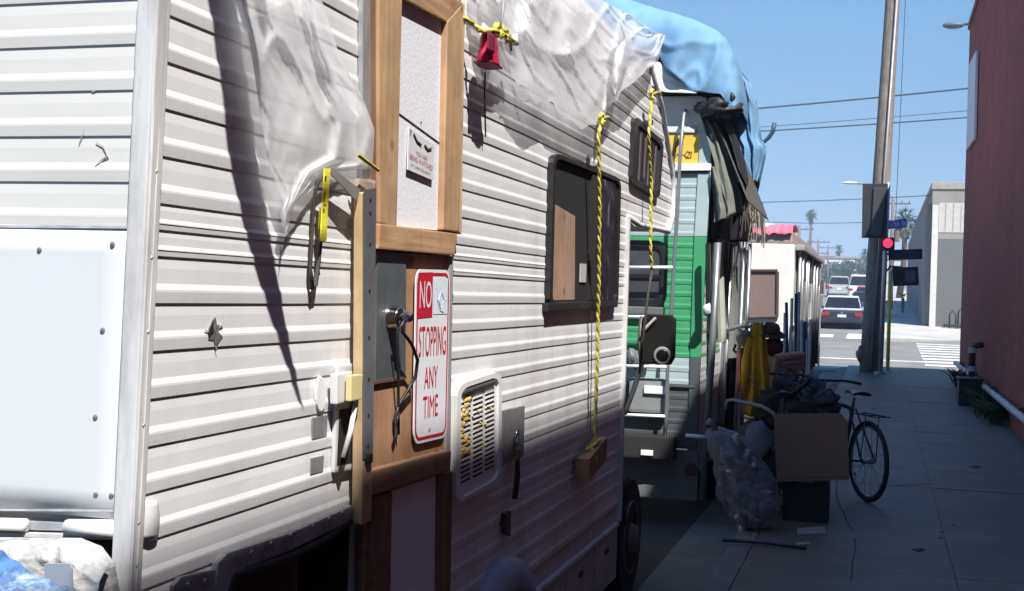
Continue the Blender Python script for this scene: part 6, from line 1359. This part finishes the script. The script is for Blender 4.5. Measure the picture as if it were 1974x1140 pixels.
# ================================================================== CARS AND THINGS UP THE FAR ROAD
def car(name, label, loc, L, W, H, body, kind='sedan', yaw=0.0, hood=0.25, roofm=None):
    x0, y0 = loc; z0 = gz(y0); t = thing(name, label, 'car' if kind != 'van' else 'van', (x0, y0, z0), 'vehicles on the far road')
    bt = 0.5 * H + 0.12
    # lower hull as lofted sections, rear at y=0
    secs = [(0.0, 0.82, 0.42, bt - 0.12), (0.12, 0.95, 0.26, bt - 0.02), (0.6, 1.0, 0.2, bt), (L * 0.5, 1.0, 0.2, bt), (L - 0.9, 0.98, 0.2, bt - 0.1), (L - 0.2, 0.9, 0.26, bt - 0.25), (L, 0.76, 0.36, bt - 0.36)]
    vs = []; fs = []
    for (yy, wf, a, b) in secs:
        hw = W / 2 * wf
        for (xx, zz) in ((-hw * .9, a), (-hw, a + 0.12), (-hw, lerp(a, b, .7)), (-hw * .93, b), (hw * .93, b), (hw, lerp(a, b, .7)), (hw, a + 0.12), (hw * .9, a)): vs.append((x0 + xx, y0 + yy, z0 + zz))
    k = 8
    for i in range(len(secs) - 1):
        for j in range(k): fs.append((i * k + j, i * k + (j + 1) % k, (i + 1) * k + (j + 1) % k, (i + 1) * k + j))
    fs += [list(range(k)), list(range((len(secs) - 1) * k, len(secs) * k))]
    build(MB().add(vs, fs), 'body', body, t, bevel=0.02, smooth=False)
    rear = 0.55 if kind == 'sedan' else 0.1
    cab = [(rear, bt - 0.01), (rear + (0.55 if kind == 'sedan' else 0.2), H), (L * 0.6, H), (L * (0.76 if kind != 'van' else 0.86), bt - 0.05)]
    vs = []
    for s in (-1, 1):
        for yy, zz in cab: vs.append((x0 + s * W / 2 * (0.9 if zz < H - .01 else 0.72), y0 + yy, z0 + zz))
    build(MB().add(vs, [(0, 1, 2, 3), (7, 6, 5, 4), (0, 4, 5, 1), (1, 5, 6, 2), (2, 6, 7, 3), (3, 7, 4, 0)]), 'cabin', roofm or body, t, bevel=0.05, seg=3)
    def quad(a, b, inset, m, nm):      # glass set just proud of a cabin face (rear / front)
        (ya, za), (yb, zb) = a, b; n_ = Vector((0, -(zb - za), (yb - ya))).normalized() * (1 if ya < yb else -1) * 0.012
        if n_.y > 0 and ya < L * .4: n_ = -n_
        pts = []
        for (yy, zz, wf) in ((lerp(ya, yb, .12), lerp(za, zb, .12), .84), (lerp(ya, yb, .86), lerp(za, zb, .86), .7)):
            for s in (-1, 1): pts.append(Vector((x0 + s * W / 2 * wf, y0 + yy, z0 + zz)) + n_)
        build(MB().prism([pts[0], pts[1], pts[3], pts[2]], n_ * -0.5), nm, m, t)
    quad(cab[0], cab[1], 0, dg, 'rear_window'); 
    for s in (-1, 1):
        pts = [Vector((x0 + s * (W / 2 * lerp(.9, .72, f) + 0.012), y0 + yy, z0 + zz)) for yy, zz, f in ((rear + .35, lerp(bt, H, .12), .12), (rear + .65, lerp(bt, H, .85), .85), (L * .58, lerp(bt, H, .85), .85), (L * .7, lerp(bt, H, .12), .12))]
        build(MB().prism(pts, (-s * 0.01, 0, 0)), 'side_window', dg, t)
        for yy in (0.75, L - 0.85): wheel(t, (x0 + s * (W / 2 - 0.08), y0 + yy, z0 + 0.31), 0.31, 0.2, s)
        build(MB().box((x0 + s * W * 0.38, y0 + 0.03, z0 + bt - 0.2), (W * 0.17, 0.14, 0.16)), 'tail_light', mat('tail_red', (0.35, 0.02, 0.02), 0.3), t, bevel=0.02)
        build(MB().box((x0 + s * (W / 2 + 0.08), y0 + L * 0.66, z0 + bt + 0.08), (0.18, 0.1, 0.13)), 'wing_mirror', body, t, bevel=0.03)
    build(MB().box((x0, y0 - 0.005, z0 + bt - 0.3), (0.36, 0.05, 0.17)), 'number_plate', white, t, bevel=0.01)
    build(MB().box((x0, y0 + 0.02, z0 + 0.42), (W * 0.86, 0.2, 0.22)), 'bumper', body, t, bevel=0.06)
    build(MB().cyl((x0, y0 - 0.005, z0 + bt - 0.14), (x0, y0 + 0.02, z0 + bt - 0.14), 0.05, 12), 'badge', steel, t)
    return t
gray_c = mat('car_charcoal', (0.03, 0.032, 0.045), 0.25, coat=0.8, var=0.05); navy = mat('car_navy', (0.03, 0.04, 0.09), 0.25, coat=0.8, var=0.05); redc = mat('car_red', (0.3, 0.02, 0.03), 0.25, coat=0.8, var=0.05)
silver = mat('car_silver', (0.45, 0.45, 0.44), 0.3, 0.3, coat=0.5, var=0.05); whc = mat('car_white', (0.68, 0.68, 0.68), 0.3, coat=0.5, var=0.03)
car('parked_car', 'dark charcoal sedan nearest on the far side of the junction, painted sky brightness on its roof', (-1.62, 55, ), 4.6, 1.8, 1.45, gray_c, roofm=mat('roof_sky_glint', (0.4, 0.42, 0.45), 0.2, coat=1.0))  # cabin coloured pale to paint the sky's reflection on the roof
car('parked_car', 'navy car half hidden by the pole behind the charcoal sedan', (-0.75, 66), 4.5, 1.8, 1.45, navy)
car('parked_car', 'red car farther along the far road behind the navy one', (-0.9, 84), 4.4, 1.8, 1.45, redc)
car('parked_car', 'white van standing tall behind the red car on the far road', (-1.55, 98), 5.0, 2.0, 2.1, whc, 'van')
car('parked_car', 'pale silver van farther off on the left of the white van', (-3.6, 112), 5.2, 2.0, 1.85, silver, 'van')
car('parked_car', 'small white car far off at the left side of the far road', (-7.0, 120), 4.4, 1.8, 1.5, whc)
# far buildings
fb1 = mat('far_wall', (0.55, 0.54, 0.52), 0.85, var=0.06); fb2 = mat('far_wall_tan', (0.42, 0.37, 0.32), 0.85)
def shed(label, x0, x1, Y, h, m, dz_=0):
    z = gz(Y); t = thing('far_building', label, 'building', ((x0 + x1) / 2, Y, z), 'low buildings at the end of the road')
    build(MB().box2((x0, Y, z - 1), (x1, Y + 14, z + h)), 'wall', m, t)
    build(MB().box2((x0 - .2, Y - .2, z + h + 0.004), (x1 + .2, Y + 14.2, z + h + .35)), 'roof', mat('far_roof', (0.3, 0.29, 0.28), 0.8), t)
    n = max(2, int((x1 - x0) / 4)); wq = (x1 - x0) / n
    for k in range(n): build(MB().box2((x0 + wq * (k + .25), Y - .06, z + h * .3), (x0 + wq * (k + .75), Y - .003, z + h * .72)), 'window', dg, t)
shed('long low pale building closing the view at the end of the road', -32, 4, 235, 4.2, fb1)
shed('tan low building far off left of the road end', -60, -33, 210, 5.0, fb2)
shed('pale far building right of the road end behind the pole', 5, 30, 225, 5.0, fb1)
shed('white low building beside the far road on its left', -40, -14.5, 165, 3.4, whc)
# trees
trunkm = mat('bark', (0.12, 0.09, 0.065), 0.9, var=0.3); leafA = mat('tree_leaf', (0.05, 0.075, 0.032), 0.7, var=0.5, scale=0.8); leafP = mat('palm_leaf', (0.06, 0.08, 0.04), 0.7, var=0.4, scale=2)
def tree(label, x, Y, h, rx, rz):
    z = gz(Y); t = thing('broadleaf_tree', label, 'tree', (x, Y, z), 'trees at the end of the road'); c = Vector((x, Y, z + h - rz))
    mb = MB().tube([(x, Y, z), (x + .1, Y, z + h * .3), (x, Y, z + h * .6)], [.35, .28, .15], 8)
    for k in range(5):
        a = k * 1.3; mb.tube([(x, Y, z + h * .35), c + Vector((math.cos(a) * rx * .5, math.sin(a) * rx * .4, rz * .1))], [.16, .05], 6)
    build(mb, 'trunk', trunkm, t)
    mb = MB()
    cl_ = [c + Vector((random.uniform(-1, 1) * rx * .75, random.uniform(-1, 1) * rx * .6, random.uniform(-.6, .75) * rz * (1 - .2))) for _ in range(26)]
    for q in cl_:
        cr_ = random.uniform(.28, .45) * min(rx, rz)
        for _ in range(75):
            d = Vector((random.gauss(0, 1), random.gauss(0, 1), random.gauss(0, 1))).normalized() * cr_ * random.uniform(.5, 1.1); p = q + d
            n_ = Vector((random.gauss(0, 1), random.gauss(0, 1), random.gauss(0, 1))).normalized(); a = n_.orthogonal().normalized() * random.uniform(.12, .26); b = n_.cross(a).normalized() * random.uniform(.1, .2)
            mb.add([p - a, p - b, p + a, p + b], [(0, 1, 2, 3)])
    build(mb, 'crown', leafA, t)
def px_at(x, Y): return onY(x, 540, Y).x
tree('broad dark green tree above the far vehicles at the end of the road', px_at(1636, 200), 200, (onY(1636, 497, 200).z - gz(200)), 3.4, 2.2)
tree('smaller green tree at the left of the broad one at the end of the road', px_at(1612, 205), 205, (onY(1612, 508, 205).z - gz(205)), 2.4, 1.7)
tree('yellowish green tree half hidden behind the signal post', px_at(1674, 190), 190, (onY(1674, 512, 190).z - gz(190)), 1.6, 2.0)
tree('far tree low on the skyline beyond the roadside panel', px_at(1560, 215), 215, (onY(1560, 520, 215).z - gz(215)), 4.0, 2.6)
def palm(label, x, y, Y, r):
    top = onY(x, y, Y); base = Vector((top.x - 0.3, Y, gz(Y))); t = thing('palm_tree', label, 'palm tree', base, 'fan palms in the distance')
    build(MB().tube([base, base.lerp(top, .5) + Vector((0.15, 0, 0)), top], [0.3, 0.22, 0.2], 8), 'trunk', trunkm, t, smooth=True)
    mb = MB()
    for k in range(46):
        a = random.uniform(0, 6.28); e = random.uniform(-0.9, 1.2); d = Vector((math.cos(a) * math.cos(e), math.sin(a) * math.cos(e), math.sin(e))); L = r * random.uniform(.8, 1.1)
        s = d.cross(Vector((0, 0, 1))).normalized(); st = top + d * L * .45
        mb.tube([top, st], 0.04, 3)
        for j in range(7):
            f = (j - 3) / 3; dd = (d + s * f * .9).normalized(); tip = st + dd * L * .55 + Vector((0, 0, -L * .16 * (1 + abs(f)))); w_ = d.cross(s) * 0.0 + s * 0.07
            mb.add([st - w_, st + w_, tip], [(0, 1, 2)])
    build(mb, 'crown', leafP, t)
    mb = MB()
    for k in range(24):
        a = random.uniform(0, 6.28); p = top + Vector((math.cos(a) * .3, math.sin(a) * .3, -random.uniform(0.2, 1.2))); mb.add([p, p + Vector((.12, 0, -.5)), p + Vector((-.12, 0.05, -.55))], [(0, 1, 2)])
    build(mb, 'dead_fronds', mat('dead_frond', (0.2, 0.15, 0.1), 0.9), t)
palm('tall palm highest on the skyline above the cream motorhome', 1564, 413, 210, 1.35)
palm('shorter palm between the tall palm and the broad tree', 1617, 480, 260, 1.3)
palm('palm just left of the wooden pole above the far vehicles', 1669, 489, 230, 1.5)
palm('palm seen beside the concrete building above the blue street sign', 1745, 425, 110, 1.7)
# far utility poles
fpw = mat('far_pole_wood', (0.16, 0.13, 0.115), 0.9)
def upole(label, x, y, Y):
    top = onY(x, y, Y); base = Vector((top.x, Y, gz(Y))); t = thing('far_utility_pole', label, 'utility pole', base, 'utility poles along the far road')
    build(MB().tube([base, top], [0.17, 0.1], 8), 'pole_shaft', fpw, t, smooth=True)
    for dz_, w_ in ((0.25, 1.5), (1.3, 1.2)):
        build(MB().box(top + Vector((0, 0, -dz_)), (w_ * 1.4, 0.09, 0.09)), 'cross_arm', fpw, t)
        for s in (-.9, -.5, .5, .9): build(MB().cyl(top + Vector((s * w_ * .7, 0, -dz_ + .05)), top + Vector((s * w_ * .7, 0, -dz_ + .18)), 0.035, 6), 'insulator', fpw, t)
    build(MB().cyl(top + Vector((0.28, 0, -2.6)), top + Vector((0.28, 0, -1.9)), 0.16, 10), 'transformer', fpw, t)
upole('far utility pole nearest the cream motorhome roof with two cross arms', 1541, 436, 95)
upole('far utility pole beside the shorter palm', 1597, 474, 150)
upole('far utility pole just right of the cream motorhome with crowded arms', 1578, 462, 120)
upole('slim far pole behind the blue street sign', 1722, 385, 80)

# ================================================================== thin air haze over the far street
hz = bpy.data.materials.new('haze_air'); hz.use_nodes = True; hn = hz.node_tree.nodes; hn.clear()
ho = hn.new('ShaderNodeOutputMaterial'); hv = hn.new('ShaderNodeVolumePrincipled'); hv.inputs['Color'].default_value = (0.66, 0.82, 1.0, 1); hv.inputs['Density'].default_value = 0.0014
hz.node_tree.links.new(hv.outputs[0], ho.inputs['Volume'])
tag(build(MB().box2((-420, -70, -1.4), (420, 905, 40)), 'haze', hz), kind='stuff')
